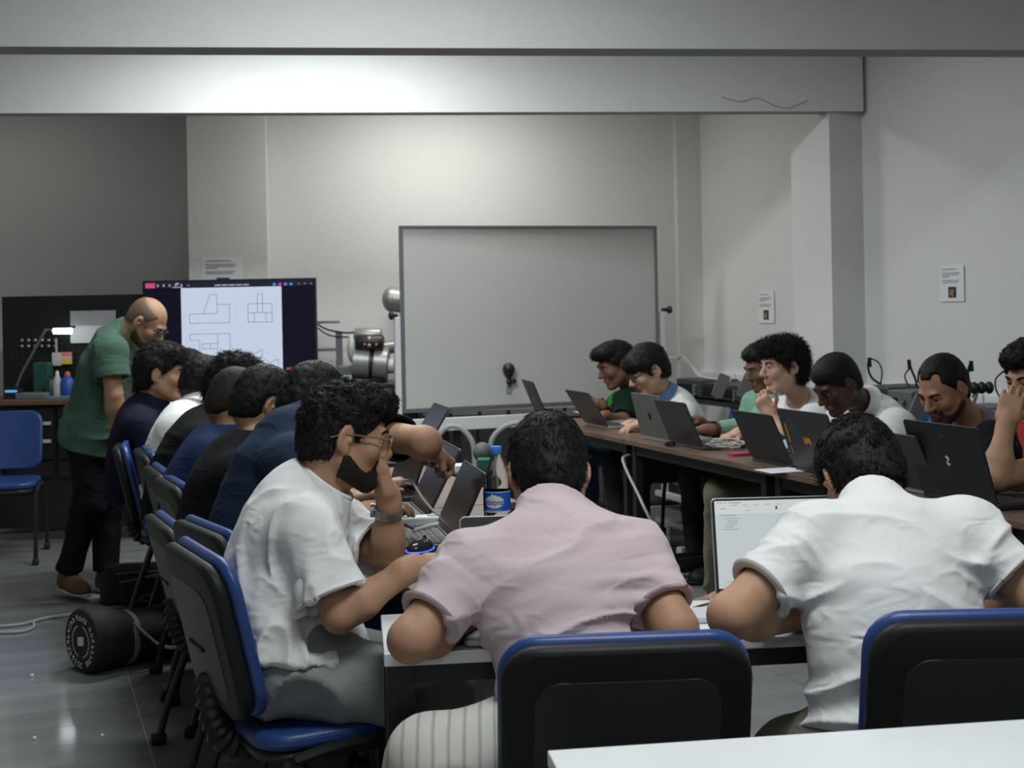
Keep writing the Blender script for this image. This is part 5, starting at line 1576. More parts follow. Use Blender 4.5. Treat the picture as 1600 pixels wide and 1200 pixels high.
    shpts = [shR, shL, neck, pel, spine[2], cuffR, cuffL] + ([elR, elL, wrR, wrL] if sl > 1 else [])
    lo = np.min(shpts, 0) - .2; hi = np.max(shpts, 0) + .16
    G = Field(lo, hi, hS)
    torso(G, g, .07)
    sr0, sr1 = S.get('sr', (.072, .072))
    for sh, el, wr, cu in ((shR, elR, wrR, cuffR), (shL, elL, wrL, cuffL)):
        if sl > 1:
            cu = el + (wr - el) * (sl - 1)
            G.cone(sh, el, .062 * s, .052 * s, .04); G.cone(el, cu, .054 * s, .042 * s, .03)
            ax_ = (wr - el) / np.linalg.norm(wr - el)
            G.plane_cut(cu, ax_, .0, cu - .07, cu + .09)
            G.cone(cu - ax_ * .015, cu + ax_ * .1, .036 * s, .036 * s, .004, 'cut')
        else:
            ax_ = (el - sh) / np.linalg.norm(el - sh)
            G.cone(sh + ax_ * .01, cu, sr0 * s, sr1 * s, .035)
            if S.get('open', True):
                def cutfn(X, Y, Z, cu=cu, ax_=ax_):
                    x, y, z = X - cu[0], Y - cu[1], Z - cu[2]
                    ca = x * ax_[0] + y * ax_[1] + z * ax_[2]
                    rad = np.sqrt(np.maximum(x * x + y * y + z * z - ca * ca, 0))
                    return np.maximum(-ca, rad - (sr1 + .022) * s)
                G.put(cutfn, cu - .1, cu + .1, .0, 'cut')
                G.cone(cu - ax_ * .02, cu + ax_ * .12, (sr1 - .012) * s, (sr1 - .012) * s, .003, 'cut')
    nk = hb - neck; nk /= np.linalg.norm(nk)
    nr = S.get('neckr', .064)
    G.cone(neck - up * .05 * s, nb + nk * .006, (nr + .024) * s, (nr + .013) * s, .035)
    G.plane_cut(nb + nk * .012, nk, .0, nb - .12, nb + .16)
    G.cone(nb - nk * .012, nb + nk * .12, (nr - .001) * s, nr * 1.1 * s, .004, 'cut')
    if S.get('hemcut', True):
        G.plane_cut(pel - up * S.get('hem', .07), -up, .0)
    V, Q = G.mesh(); V = smooth_v(V, Q, 1, .5)
    N = vnormals(V, Q)
    amp = S.get('fold', .006)
    Rt = np.stack([rt2, np.cross(up, rt2), up], 1)
    # folds: broad soft creases everywhere, stronger near the armpits and the waist
    m1 = np.zeros(len(V))
    for sh in (shR, shL):
        m1 += np.exp(-((np.linalg.norm(V - (sh - up * .10), axis=1)) / .11) ** 2)
    m1 += .9 * np.exp(-((((V - pel) @ up) - .02) / .10) ** 2)
    dsp = fold_disp(V, N, amp, seed * 13, S.get('fsc', (4, 4, 11)), Rt) * (S.get('fbase', .55) + m1)[:, None]
    for sh, cu in ((shR, cuffR), (shL, cuffL)):
        axx = cu - sh; Lx = np.linalg.norm(axx); axx = axx / Lx
        q = V - sh; ta = q @ axx
        rr_ = np.linalg.norm(q - ta[:, None] * axx, axis=1)
        near = np.clip(1 - rr_ / .11, 0, 1) * (ta > 0.02) * np.clip(1.15 - ta / Lx, 0, 1) ** .5
        kk = np.stack([ta * 24, q @ rt2 * 6, q @ up * 6], 1)
        dsp += N * (amp * 1.5 * near * (np.clip(1 - 2.2 * np.abs(vnoise(kk, seed + 33)), 0, 1) - .2))[:, None]
    V = V + dsp
    sm = S['shirt']
    mi = None
    if 'panel' in S:          # raglan shirt: other colour on the trunk
        ctr = V[Q].mean(1)
        dR = np.linalg.norm(np.cross(ctr - shR, (elR - shR) / np.linalg.norm(elR - shR)), axis=1)
        inner = np.abs((ctr - neck) @ rt2) < .115
        mi = (inner & (((ctr - spine[3]) @ fwd) > -.02)).astype(int) | (np.linalg.norm(ctr - neck, axis=1) < .085).astype(int)
        sm = [S['shirt'], S['panel']]
    shirt = np_mesh('shirt', V, Q, sm, root, base, mi)
    if S.get('pattern') is not None:
        ctr = V[Q].mean(1)
        pm = (vnoise(ctr * 38, 5) > .18) & (((ctr - neck) @ up) < -.02) & (vnoise(ctr * 9, 9) > -.2)
        shirt.data.materials.append(S['pattern']); shirt.data.polygons.foreach_set('material_index', pm.astype(np.int32))
    # neck band or collar
    nbm = MB()
    cx = np.cross(nk, rt2); cx /= np.linalg.norm(cx); cy = np.cross(nk, cx)
    ringp = []
    for q in range(25):
        a = 2 * PI * q / 24
        ringp.append(Vector(nb + nk * (.014 + S.get('neckup', 0.0)) - up * .004 + (cx * math.cos(a) + cy * math.sin(a)) * (nr + .006) * s - fwd * 0.0 - base))
    if S.get('collar'):
        cm = S['collar'] if not isinstance(S['collar'], bool) else S['shirt']
        vs, fs = [], []
        for q in range(25):
            a = 2 * PI * q / 24
            e = cx * math.cos(a) + cy * math.sin(a)
            c0_ = nb + nk * .020
            for (rad, hh) in ((.068, -.01), (.064, .034), (.069, .037), (.083, .004), (.093, -.014), (.085, -.020)):
                vs.append(Vector(c0_ + e * rad * s + nk * hh * s - base))
        for q in range(24):
            for j in range(5):
                a0 = q * 6 + j
                fs.append((a0, a0 + 6, a0 + 7, a0 + 1))
        nbm.add(vs, fs); nbm.build('collar', cm, root)
    else:
        nbm.tube(ringp, .0075 * s, 8, caps=False); nbm.build('neck_band', S.get('trim', S['shirt']), root)
    if sl < 1 and S.get('cuff'):
        for sh, el, cu in ((shR, elR, cuffR), (shL, elL, cuffL)):
            ax_ = (el - sh) / np.linalg.norm(el - sh)
            e1 = np.cross(ax_, (0, 0, 1.0)); e1 /= np.linalg.norm(e1); e2 = np.cross(ax_, e1)
            mm = MB(); mm.tube([Vector(cu - ax_ * .004 + (e1 * math.cos(a) + e2 * math.sin(a)) * (sr1 - .002) * s - base) for a in np.linspace(0, 2 * PI, 25)], .010, 8, caps=False, flat=0.5)
            mm.build('cuff', S['cuff'], root)
    # ---------------- trousers
    if S.get('legs', True):
        hipR, hipL = pel + rt * .085 * s - A((0, 0, .015)), pel - rt * .085 * s - A((0, 0, .015))
        kR = A(S['kR']) if 'kR' in S else np.array([*(hipR + fwd * .43 + rt * .05)[:2], .50])
        kL = A(S['kL']) if 'kL' in S else np.array([*(hipL + fwd * .43 - rt * .05)[:2], .50])
        aR = A(S['aR']) if 'aR' in S else np.array([*(kR - fwd * .02)[:2], .10])
        aL = A(S['aL']) if 'aL' in S else np.array([*(kL - fwd * .02)[:2], .10])
        pts = [pel, kR, kL, aR, aL]
        G = Field(np.min(pts, 0) - .2, np.max(pts, 0) + .2, S.get('hleg', .011))
        G.ell(pel - A((0, 0, .02)), np.stack([rt, fwd, A((0, 0, 1))], 1), (.165 * s, .13 * s, .11 * s), .09)
        for hp, kn, an in ((hipR, kR, aR), (hipL, kL, aL)):
            G.cone(hp, kn, .092 * s, .074 * s, .08); G.cone(kn, an, .075 * s, S.get('legw', .062) * s, .04)
            dn = (an - kn) / np.linalg.norm(an - kn)
            G.plane_cut(an - dn * .0, dn, .0, an - .09, an + .12)
        V, Q = G.mesh(); V = smooth_v(V, Q, 1, .5); N = vnormals(V, Q)
        V = V + fold_disp(V, N, S.get('tfold', .007), seed * 7 + 3, (8, 8, 8)) 
        np_mesh('trousers', V, Q, S['trousers'], root, base)
        for an, kn in ((aR, kR), (aL, kL)):
            sh_m = S.get('shoe', mat('dark_shoe', (0.02, 0.02, 0.02), 0.5))
            fd = A(S.get('footdir', fwd)); fd = fd / np.linalg.norm(fd)
            pit = S.get('foot_pitch', 0.0)
            rs = np.cross(fd, (0, 0, 1.0)); rs /= np.linalg.norm(rs)
            Rs = np.stack([rs, fd, np.cross(rs, fd)], 1)
            G = Field(an - .26, an + .26, .009)
            z0 = an[2] - .035
            ank = A((an[0], an[1], z0))
            u3 = Rs[:, 2]
            if S.get('barefoot'):
                G.cone(an + A((0, 0, .06)), ank, .034, .036, .03)
                G.ell(ank + fd * .06 - u3 * .03, Rs, (.040, .105, .030), .04)
                for j in range(5):
                    b0_ = ank + fd * (.135 - .008 * j) + rs * (-.034 + .017 * j) - u3 * .043
                    G.cone(b0_, b0_ + fd * (.034 - .003 * j), .0105 - .0008 * j, .009, .008)
                V, Q = G.mesh()
                np_mesh('foot', smooth_v(V, Q, 1, .4), Q, skin, root, base)
            else:
                G.cone(an + A((0, 0, .01)), ank, .043, .045, .03)
                G.ell(ank + fd * .05 - u3 * .022, Rs, (.046, .13, .045), .04)
                G.ell(ank + fd * .12 - u3 * .035, Rs, (.046, .07, .032), .03)
                G.plane_cut(ank - u3 * .050, -u3, .0)
                V, Q = G.mesh()
                so = np_mesh('shoe', smooth_v(V, Q, 1, .4), Q, sh_m, root, base)
                G = Field(an - .26, an + .26, .009)
                G.ell(ank + fd * .055 - u3 * .050, Rs, (.053, .150, .022), .02)
                G.plane_cut(ank - u3 * .063, -u3, .0); G.plane_cut(ank - u3 * .043, u3, .0)
                V, Q = G.mesh()
                np_mesh('sole', V, Q, S.get('sole', mat('dark_sole', (0.03, 0.03, 0.03), 0.6)), so, base)
    # ---------------- hair
    W = lambda *p: head_world(hc, R, p, hs)
    H = S.get('hair')
    hm = S.get('hairm', HAIRM)
    hh = S.get('hhair', max(.0045, h * .9))
    def hair_cuts(G, H, fade=False):
        z0 = H.get('front', .078)
        G.plane_cut(W(0, .080, z0), R @ np.array((0, .085, -.066)), .004)            # face
        G.plane_cut(W(0, -.06, H.get('nape', -.078)), R @ np.array((0, .25, -1.0)), .006)   # nape
        for sx in (-1, 1):
            G.ell(W(sx * .082, -.010, -.004), R, np.array((.03, .024, .038)) * hs, .004, 'cut')
    if H:
        e = H.get('e', .010)
        G = Field(hc - .2 * hs, hc + .2 * hs, hh)
        G.ell(W(0, -.012, .037), R, np.array((.075 + e, .096 + e, .087 + e)) * hs, .02)
        G.ell(W(0, -.047, -.022), R, np.array((.062 + e * .8, .058 + e * .8, .07 + e)) * hs, .03)
        hair_cuts(G, H)
        for (c, r) in H.get('vol', []):
            G.ell(W(*c), R, np.array(r) * hs, .02)
        if H.get('recede'):
            for sx in (-1, 1):
                G.ell(W(sx * .045, .075, .085), R, np.array((.021, .032, .032)) * hs, .014, 'cut')
        V, Q = G.mesh(); V = smooth_v(V, Q, 1, .4); N = vnormals(V, Q)
        loc = (V - hc) @ R
        V = V + N * (H.get('amp', .003) * vnoise(loc * H.get('freq', 70), seed) + H.get('amp', .003) * .6 * vnoise(loc * H.get('freq', 70) * 2.3, seed + 4))[:, None]
        n = H.get('n', 900)
        if n:
            sel = None
            tv = tufts('x', V, N, R, hc, n, H.get('len', .02) * hs, H.get('wd', .0016) * hs, H.get('lift', .35), H.get('curl', .35), hm, root, base, seed, H.get('crown', (0, -.04, .12)), sel, hs)
            # blades and cap in one mesh: quads as two triangles
            T2 = np.concatenate([Q[:, [0, 1, 2]], Q[:, [0, 2, 3]]])
            Vall = np.concatenate([V, tv[0]]); F = np.concatenate([T2, tv[1] + len(V)])
            np_mesh('hair', Vall, F, hm, root, base)
        else:
            np_mesh('hair', V, Q, hm, root, base)
        if H.get('fade'):       # clipped sides and nape below the longer top
            G = Field(hc - .16 * hs, hc + .16 * hs, hh)
            e2 = .0045
            G.ell(W(0, -.012, .035), R, np.array((.075 + e2, .096 + e2, .087 + e2)) * hs, .02)
            G.ell(W(0, -.045, -.02), R, np.array((.062 + e2, .058 + e2, .07 + e2)) * hs, .03)
            hair_cuts(G, dict(front=.055, nape=H.get('fnape', -.088)))
            G.plane_cut(W(0, 0, .05), R @ np.array((0, 0, 1.0)), .0)
            V, Q = G.mesh()
            np_mesh('clipped_hair', V, Q, H.get('fadem', FADE), root, base)
    if S.get('stubble'):        # thin clipped hair on the sides of a bald head
        G = Field(hc - .16 * hs, hc + .16 * hs, .0045)
        e2 = .0022
        G.ell(W(0, -.012, .035), R, np.array((.075 + e2, .096 + e2, .087 + e2)) * hs, .02)
        G.ell(W(0, -.045, -.02), R, np.array((.062 + e2, .058 + e2, .07 + e2)) * hs, .03)
        G.plane_cut(W(0, .045, .05), R @ np.array((0, .085, -.045)), .0)
        G.plane_cut(W(0, -.06, -.07), R @ np.array((0, .25, -1.0)), .0)
        G.plane_cut(W(0, 0, .088), R @ np.array((0, .25, 1.0)), .01)
        for sx in (-1, 1):
            G.ell(W(sx * .082, -.010, -.004), R, np.array((.03, .022, .036)) * hs, .004, 'cut')
        V, Q = G.mesh(); np_mesh('clipped_hair', V, Q, STUB, root, base)
    if S.get('beard'):
        bt = S['beard']
        G = Field(hc - .16 * hs, hc + .16 * hs, min(.0042, hh))
        build_head_field(G, hc, R, hs, hh, ears=False)
        G.cone(nb, hb, .058 * s, .054 * s, .03)
        X, Y, Z = G.ax[0][:, None, None] - hc[0], G.ax[1][None, :, None] - hc[1], G.ax[2][None, None, :] - hc[2]
        lx, ly, lz = [(R[0][i] * X + R[1][i] * Y + R[2][i] * Z) / hs for i in range(3)]
        line = np.interp(ly, (-.02, .000, .018, .038, .060, .076, .086, .12), (-.040, -.034, -.046, -.064, -.075, -.066, -.038, -.038)) + S.get('bline', 0.0)
        reg = np.maximum(lz - line, -.008 - ly)
        reg = np.maximum(reg, -(lz + .098 + .42 * np.clip(ly, 0, .07)))
        lipd = np.sqrt((lx / .026) ** 2 + ((lz + .0625) / .0125) ** 2 + (np.minimum(ly - .086, 0) / .02) ** 2) - 1
        reg = np.maximum(reg, -lipd * .01)
        nos = np.maximum(.100 - ly, -.040 - lz)
        reg = np.maximum(reg, -nos)
        thick = bt * np.clip(.6 + (-.05 - lz) * 14, .45, 1.6)
        G.F = np.maximum(G.F - thick.astype(np.float32), (reg * hs).astype(np.float32)).astype(np.float32)
        V, Q = G.mesh(); V = smooth_v(V, Q, 1, .4); N = vnormals(V, Q)
        V = V + N * (.22 * bt * vnoise((V - hc) @ R * 170, seed + 9))[:, None]
        bm_ = S.get('beardm', HAIRM)
        T2 = np.concatenate([Q[:, [0, 1, 2]], Q[:, [0, 2, 3]]])
        tv = tufts('x', V, N, R, hc, S.get('bn', 500), .009 * hs, .0010 * hs, .25, .3, bm_, root, base, seed + 5, (0, .03, .06), None, hs)
        np_mesh('beard', np.concatenate([V, tv[0]]), np.concatenate([T2, tv[1] + len(V)]), bm_, root, base)
    # ---------------- eyes, brows
    if S.get('face', True):
        for sx in (-1, 1):
            mm = MB(); c_ = Vector(W(sx * .0315, .0785, .006) - base)
            mm.ball((0, 0, 0), .0122 * hs, 14, 10)
            Rm = Matrix(R.tolist()).to_4x4()
            vs = [Rm @ Vector(v) + c_ for v in mm.v]
            mi_ = []
            for f in mm.f:
                cc = sum((Vector(mm.v[i]) for i in f), Vector()) / len(f)
                mi_.append(1 if cc.y > .0085 * hs else 0)
            mm.v = [tuple(v) for v in vs]; mm.m = mi_
            mm.build('eye', [EYEW, EYEI], root)
            mm = MB(); mm.tube([Vector(W(*q) - base) for q in ((sx * .014, .096, .022), (sx * .026, .096, .028), (sx * .040, .090, .029), (sx * .052, .079, .024))], [.003 * hs, .0045 * hs, .004 * hs, .002 * hs], 6)
            mm.build('eyebrow', hm, root)
    if S.get('glasses'):
        gm = S['glasses']
        gl = thing_part = None
        mm = MB()
        for sx in (-1, 1):
            mm.tube([Vector(W(sx * .033 + .023 * math.cos(a), .106 - .06 * abs(.023 * math.cos(a) * sx + .033) * .5, .004 + .019 * math.sin(a)) - base) for a in np.linspace(0, 2 * PI, 21)], .0016 * hs, 6, caps=False)
            mm.tube([Vector(W(*q) - base) for q in ((sx * .056, .102, .012), (sx * .072, .085, .012), (sx * .081, .02, .010), (sx * .083, -.015, .008), (sx * .080, -.045, -.006))], .0018 * hs, 6)
        mm.tube([Vector(W(*q) - base) for q in ((-.011, .106, .010), (0, .110, .013), (.011, .106, .010))], .0016 * hs, 6)
        fr = mm.build('glasses', gm, root)
        mm = MB()
        for sx in (-1, 1):
            vs = [Vector(W(sx * .033 + .022 * math.cos(a), .106 - .06 * abs(.022 * math.cos(a) * sx + .033) * .5, .004 + .018 * math.sin(a)) - base) for a in np.linspace(0, 2 * PI, 20, endpoint=False)]
            mm.add(vs, [tuple(range(20))])
        mm.build('lens', S.get('lens', LENS), fr)
    if S.get('watch'):
        side, wm = S['watch']
        el, wr = (elR, wrR) if side == 'R' else (elL, wrL)
        ax_ = (wr - el) / np.linalg.norm(wr - el)
        c_ = wr - ax_ * .035
        e1 = np.cross(ax_, (0, 0, 1.0)) if abs(ax_[2]) < .9 else np.cross(ax_, (1.0, 0, 0)); e1 /= np.linalg.norm(e1); e2 = np.cross(ax_, e1)
        mm = MB()
        rw = .0345 * s
        if S.get('watch_links'):
            for q in range(30):
                a = 2 * PI * q / 30
                for j in (-1, 0, 1):
                    aa = a + (.1 if j == 0 else 0)
                    d_ = e1 * math.cos(aa) + e2 * math.sin(aa)
                    Rl = Matrix(np.stack([ax_, d_, np.cross(ax_, d_)], 1).tolist())
                    mm.box(c_ + ax_ * j * .0075 + d_ * rw - base, (.0068, .0035, .0062), R=Rl)
            mm.build('watch_bracelet', wm, root, smooth=False, bevel=.0006)
        else:
            mm.tube([Vector(c_ + (e1 * math.cos(a) + e2 * math.sin(a)) * rw - base) for a in np.linspace(0, 2 * PI, 21)], .010, 6, caps=False, flat=.35)
            mm.build('watch_strap', wm, root)
        dd = np.cross(ax_, e1); dd = e2 if e2[2] > 0 else -e2
        mm = MB(); mm.tube([Vector(c_ + dd * (rw) - base), Vector(c_ + dd * (rw + .008) - base)], .017, 16)
        mm.build('watch_case', S.get('watch_face', BLACKP), root)
    return root

LENS = mat('tinted_lens', (0.05, 0.05, 0.048), 0.08, trans=0.0, alpha=0.7)
# ------------------------------------------------------------------ the people in the room
def cloth(name, col, var=0.04, bump=0.2, bs=500, rough=0.85, sheen=0.1, wrinkle=0.75):
    return mat(name, col, rough, spec=0.15, var=var, vscale=6, bump=bump, bscale=bs, sheen=sheen, wrinkle=wrinkle)
C_WHITE = cloth('white_cotton', (0.74, 0.745, 0.74))
C_WHITE2 = cloth('white_jersey', (0.72, 0.72, 0.715))
C_PINK = cloth('dusty_pink_cotton', (0.56, 0.455, 0.475))
C_NAVY = cloth('navy_cotton', (0.016, 0.027, 0.052), sheen=0.0)
C_NAVY2 = cloth('dark_navy_cotton', (0.011, 0.012, 0.028), sheen=0.0)
C_BLUE = cloth('blue_cotton', (0.014, 0.025, 0.075), sheen=0.0)
C_BLACK = cloth('black_cotton', (0.0085, 0.009, 0.0105), sheen=0.0)
C_GREEN = cloth('bottle_green_cotton', (0.06, 0.115, 0.082), sheen=0.05)
C_DGREEN = cloth('dark_green_print_cotton', (0.006, 0.025, 0.015), sheen=0.0)
C_LIME = cloth('bright_green_print', (0.03, 0.16, 0.035), sheen=0.0)
C_MINT = cloth('mint_cotton', (0.20, 0.36, 0.27))
C_MAUVE = cloth('mauve_cotton', (0.20, 0.15, 0.18))
C_RED = cloth('red_cotton', (0.42, 0.035, 0.03))
C_DENIM_C = cloth('denim_collar', (0.10, 0.20, 0.38))
T_GREY = cloth('grey_trousers', (0.235, 0.245, 0.25))
T_BLACK = cloth('black_trousers', (0.008, 0.008, 0.009), sheen=0.0)
T_DARK = cloth('dark_grey_trousers', (0.03, 0.03, 0.033), sheen=0.0)
T_JEANS = cloth('blue_jeans', (0.025, 0.05, 0.10))
T_OLIVE = cloth('olive_trousers', (0.13, 0.12, 0.085))
T_CREAM = mat('cream_striped_trousers', (0.50, 0.49, 0.44), 0.85, spec=0.15)
if True:
    nt = T_CREAM.node_tree
    tc = nt.nodes.new('ShaderNodeTexCoord'); wv = nt.nodes.new('ShaderNodeTexWave'); cr = nt.nodes.new('ShaderNodeValToRGB')
    wv.inputs['Scale'].default_value = 11.0; wv.inputs['Distortion'].default_value = 0.6
    cr.color_ramp.elements[0].position, cr.color_ramp.elements[0].color = 0.0, (0.36, 0.36, 0.33, 1)
    cr.color_ramp.elements[1].position, cr.color_ramp.elements[1].color = 0.25, (0.56, 0.55, 0.50, 1)
    nt.links.new(tc.outputs['Object'], wv.inputs['Vector']); nt.links.new(wv.outputs['Fac'], cr.inputs['Fac']); nt.links.new(cr.outputs['Color'], nt.nodes['Principled BSDF'].inputs['Base Color'])

def V3(*a): return Vector(a)
ROW_L = NX.copy()                # left row looks across the table
ROW_R = -NX
GOLD = mat('gold_wire', (0.55, 0.40, 0.20), 0.3, metal=0.8)
BLKF = mat('black_frame', (0.01, 0.01, 0.01), 0.3)

HAIR_SHORT = dict(e=.010, nape=-.082, front=.080, n=1500, len=.016, curl=.25, lift=.28, amp=.002, freq=60)
HAIR_MID = dict(e=.012, nape=-.072, front=.082, n=1500, len=.026, curl=.35, lift=.30, amp=.004, freq=45, vol=[((0, .015, .088), (.070, .085, .045))], fade=True)
HAIR_BUZZ = dict(e=.006, nape=-.080, front=.080, n=0, amp=.001, freq=120)
HAIR_CURLY = dict(e=.009, nape=-.050, front=.074, n=2600, len=.018, curl=.8, lift=.32, amp=.006, freq=60, wd=.0016, vol=[((0, .025, .088), (.072, .080, .047)), ((0, .074, .090), (.054, .036, .034))], fade=True)

# 1. the bearded man with glasses, nearest of the left row
person('man in a loose white tee and gold glasses resting his bearded chin on his fist', dict(
    seed=1, h=.0040, hshirt=.0055, skin='tan', s=1.0, hs=1.0,
    pel=P(452, 1022, 3.17), nd=0, nolip=True, arm=.86, neck=P(486, 756, 3.26), head=P(538, 680, 3.27), hf=(1.0, .30, -.24), fwd=(.93, .36, 0), bulge=.035,
    shR=P(476, 826, 3.06), elR=P(530, 962, 3.00), wrR=P(640, 889, 3.06),
    shL=P(526, 826, 3.47), elL=P(606, 868, 3.36), wrL=P(607, 778, 3.31),
    handR=dict(D=P(690, 874, 3.13) - P(640, 889, 3.06), N=(0.15, .1, -1), curl=.30, spread=.10),
    handL=dict(D=(-.25, .0, 1.0), N=(-.9, -.25, -.2), curl=1.3, thumb='fist', s=.95),
    sleeve=.80, sr=(.072, .080), loose=.014, fold=.011, fsc=(14, 14, 8), shirt=C_WHITE, neckr=.066, hem=.015,
    sw=(.180, .165, .158, .165, .125), sd=(.150, .13, .12, .11, .08),
    kR=P(690, 1088, 3.12), kL=P(735, 1062, 3.42), aR=(P(690, 1088, 3.12) - V3(.10, 0, 0)).to_2d().to_3d() + V3(0, 0, .10), aL=P(735, 1062, 3.42).to_2d().to_3d() + V3(-.05, 0, .10),
    trousers=T_GREY, tfold=.016, legw=.085, hair=dict(HAIR_CURLY, n=5200, e=.008, nape=-.066), cuff=C_WHITE, beardm=mat('black_beard', (0.017, 0.013, 0.011), 0.6, spec=.3), beard=.0048, bn=1500, glasses=GOLD,
    watch=('L', STEEL), watch_links=True, watch_face=STEEL))

# 2. navy tee, arm stretched towards the laptops
person('man in a navy tee reaching past the bearded man with a clenched fist', dict(
    seed=2, h=.0045, hshirt=.007, skin='tan',
    pel=P(395, 905, 3.95), neck=P(478, 655, 4.05), head=P(488, 632, 4.20), hf=(.60, .62, -.62), fwd=ROW_L, bulge=.03,
    shR=P(452, 722, 3.83), elR=P(552, 838, 3.72), wrR=P(572, 800, 3.88),
    shL=P(560, 676, 4.22), elL=P(662, 690, 3.90), wrL=P(672, 701, 4.02),
    handL=dict(D=(.40, .70, -.45), N=(-.3, .1, -1), curl=1.45, thumb='fist'), handR=dict(D=(.8, .5, .1), N=(0, 0, -1), curl=.5),
    sleeve=.66, shirt=C_NAVY, trousers=T_JEANS, hair=dict(HAIR_SHORT, n=3000), face=True, loose=.016))
# 3. black tee with the visible ear
person('man in a plain black tee with short dark hair and one ear showing', dict(
    seed=3, h=.005, hshirt=.008, skin='olive',
    pel=P(345, 880, 4.50), neck=P(388, 690, 4.55), head=P(412, 632, 4.62), hf=(.72, .50, -.50), fwd=ROW_L, bulge=.032,
    shR=P(372, 742, 4.36), shL=P(432, 715, 4.72), sleeve=.66, shirt=C_BLACK, trousers=T_DARK,
    hair=dict(HAIR_SHORT, n=2400, e=.012, nape=-.078), loose=.014))
# 4. blue tee, buzz cut
person('man in a royal blue tee with clipped hair, mostly hidden in the left row', dict(
    seed=4, h=.007, hshirt=.009, skin='brown',
    pel=P(305, 835, 4.95), neck=P(350, 678, 5.02), head=P(368, 628, 5.08), hf=(.75, .5, -.5), fwd=ROW_L, bulge=.032,
    shR=P(330, 716, 4.86), sleeve=.66, shirt=C_BLUE, trousers=T_DARK, hair=dict(HAIR_BUZZ), hairm=mat('hair_clipped_dark', (0.017, 0.013, 0.011), 0.65, spec=.2, var=.2, vscale=180)))
# 5. black tee, tall afro top
person('dark skinned man in a black tee with tall tousled hair in the left row', dict(
    seed=5, h=.006, hshirt=.009, skin='dark',
    pel=P(280, 800, 5.40), neck=P(330, 652, 5.45), head=P(362, 608, 5.52), hf=(.80, .50, -.34), fwd=ROW_L, bulge=.032,
    shR=P(312, 692, 5.28), sleeve=.66, shirt=C_BLACK, trousers=T_DARK,
    hair=dict(e=.008, nape=-.075, front=.080, n=2400, len=.034, curl=.5, lift=.5, amp=.006, freq=50, vol=[((0, .0, .100), (.078, .094, .055)), ((0, .06, .095), (.066, .05, .045))]), loose=.014))
# 6. white shirt, faded sides
person('man in a white shirt with faded sides in the left row', dict(
    seed=6, h=.006, hshirt=.008, skin='light',
    pel=P(276, 775, 5.92), neck=P(298, 640, 5.95), head=P(320, 602, 6.02), hf=(.80, .52, -.40), fwd=ROW_L, bulge=.032,
    shR=P(278, 672, 5.80), sleeve=.9, shirt=C_WHITE, collar=True, trousers=T_DARK,
    hair=dict(e=.010, nape=-.040, front=.078, n=1200, len=.022, curl=.3, lift=.25, amp=.003, freq=50, vol=[((0, .01, .080), (.070, .090, .045))], fade=True, fnape=-.085)))
# 7. navy shirt, profile
person('man in a dark navy shirt in profile beside the standing man', dict(
    seed=7, h=.006, hshirt=.008, skin='tan',
    pel=P(212, 758, 6.45), neck=P(226, 630, 6.42), head=P(250, 584, 6.42), hf=(.97, .18, -.10), fwd=ROW_L, bulge=.012,
    shR=P(218, 664, 6.25), sleeve=.9, shirt=C_NAVY2, collar=True, trousers=T_DARK, hs=1.06,
    hair=dict(HAIR_MID, n=2200, vol=[((0, .02, .095), (.076, .090, .052)), ((0, .075, .075), (.055, .035, .030))]), nolip=False))
# 8. person behind him, only hair and collar
person('dark haired person almost hidden behind the man in the navy shirt', dict(
    seed=8, h=.008, hshirt=.010, skin='light', pel=P(262, 745, 7.10), neck=P(268, 632, 7.10), head=P(288, 585, 7.12), hf=(.85, .4, -.35), fwd=ROW_L, bulge=.015,
    sleeve=.7, shirt=C_WHITE, trousers=T_DARK, hair=dict(HAIR_MID, n=1300, fade=False, curl=.6)))
# 9. standing man
person('standing bald man in a bottle green tee and glasses leaning over the left row', dict(
    seed=9, h=.006, hshirt=.007, skin='olive',
    pel=P(146, 668, 6.85), neck=P(186, 517, 6.82), head=P(229, 504, 6.80), hf=(.90, -.14, -.72), fwd=(.97, -.12, 0), bulge=.012,
    shR=P(172, 548, 6.62), elR=P(178, 618, 6.58), wrR=P(183, 676, 6.62), shL=P(200, 545, 7.02), elL=P(245, 598, 7.05), wrL=P(300, 598, 7.05),
    handR=dict(D=(.10, .05, -1.0), N=(.5, .8, 0), curl=.4, s=1.0), handL=dict(D=(.9, .2, -.3), N=(0, 0, -1), curl=.4),
    sleeve=.62, sr=(.080, .084), loose=.022, shirt=C_GREEN, trousers=T_BLACK, hem=.10, fold=.010,
    kR=P(138, 790, 6.78), aR=P(106, 893, 6.80), kL=P(168, 790, 6.98), aL=P(165, 893, 6.92), footdir=(.72, -.69, -.05), legw=.062,
    shoe=mat('brown_suede', (0.085, 0.045, 0.022), 0.7), sole=mat('cream_sole', (0.42, 0.40, 0.34), 0.6), stubble=True, beard=.0028, beardm=mat('dark_stubble', (0.06, 0.042, 0.032), 0.6), glasses=BLKF, lens=mat('clear_lens', (0.3, 0.3, 0.3), 0.05, alpha=0.2)))

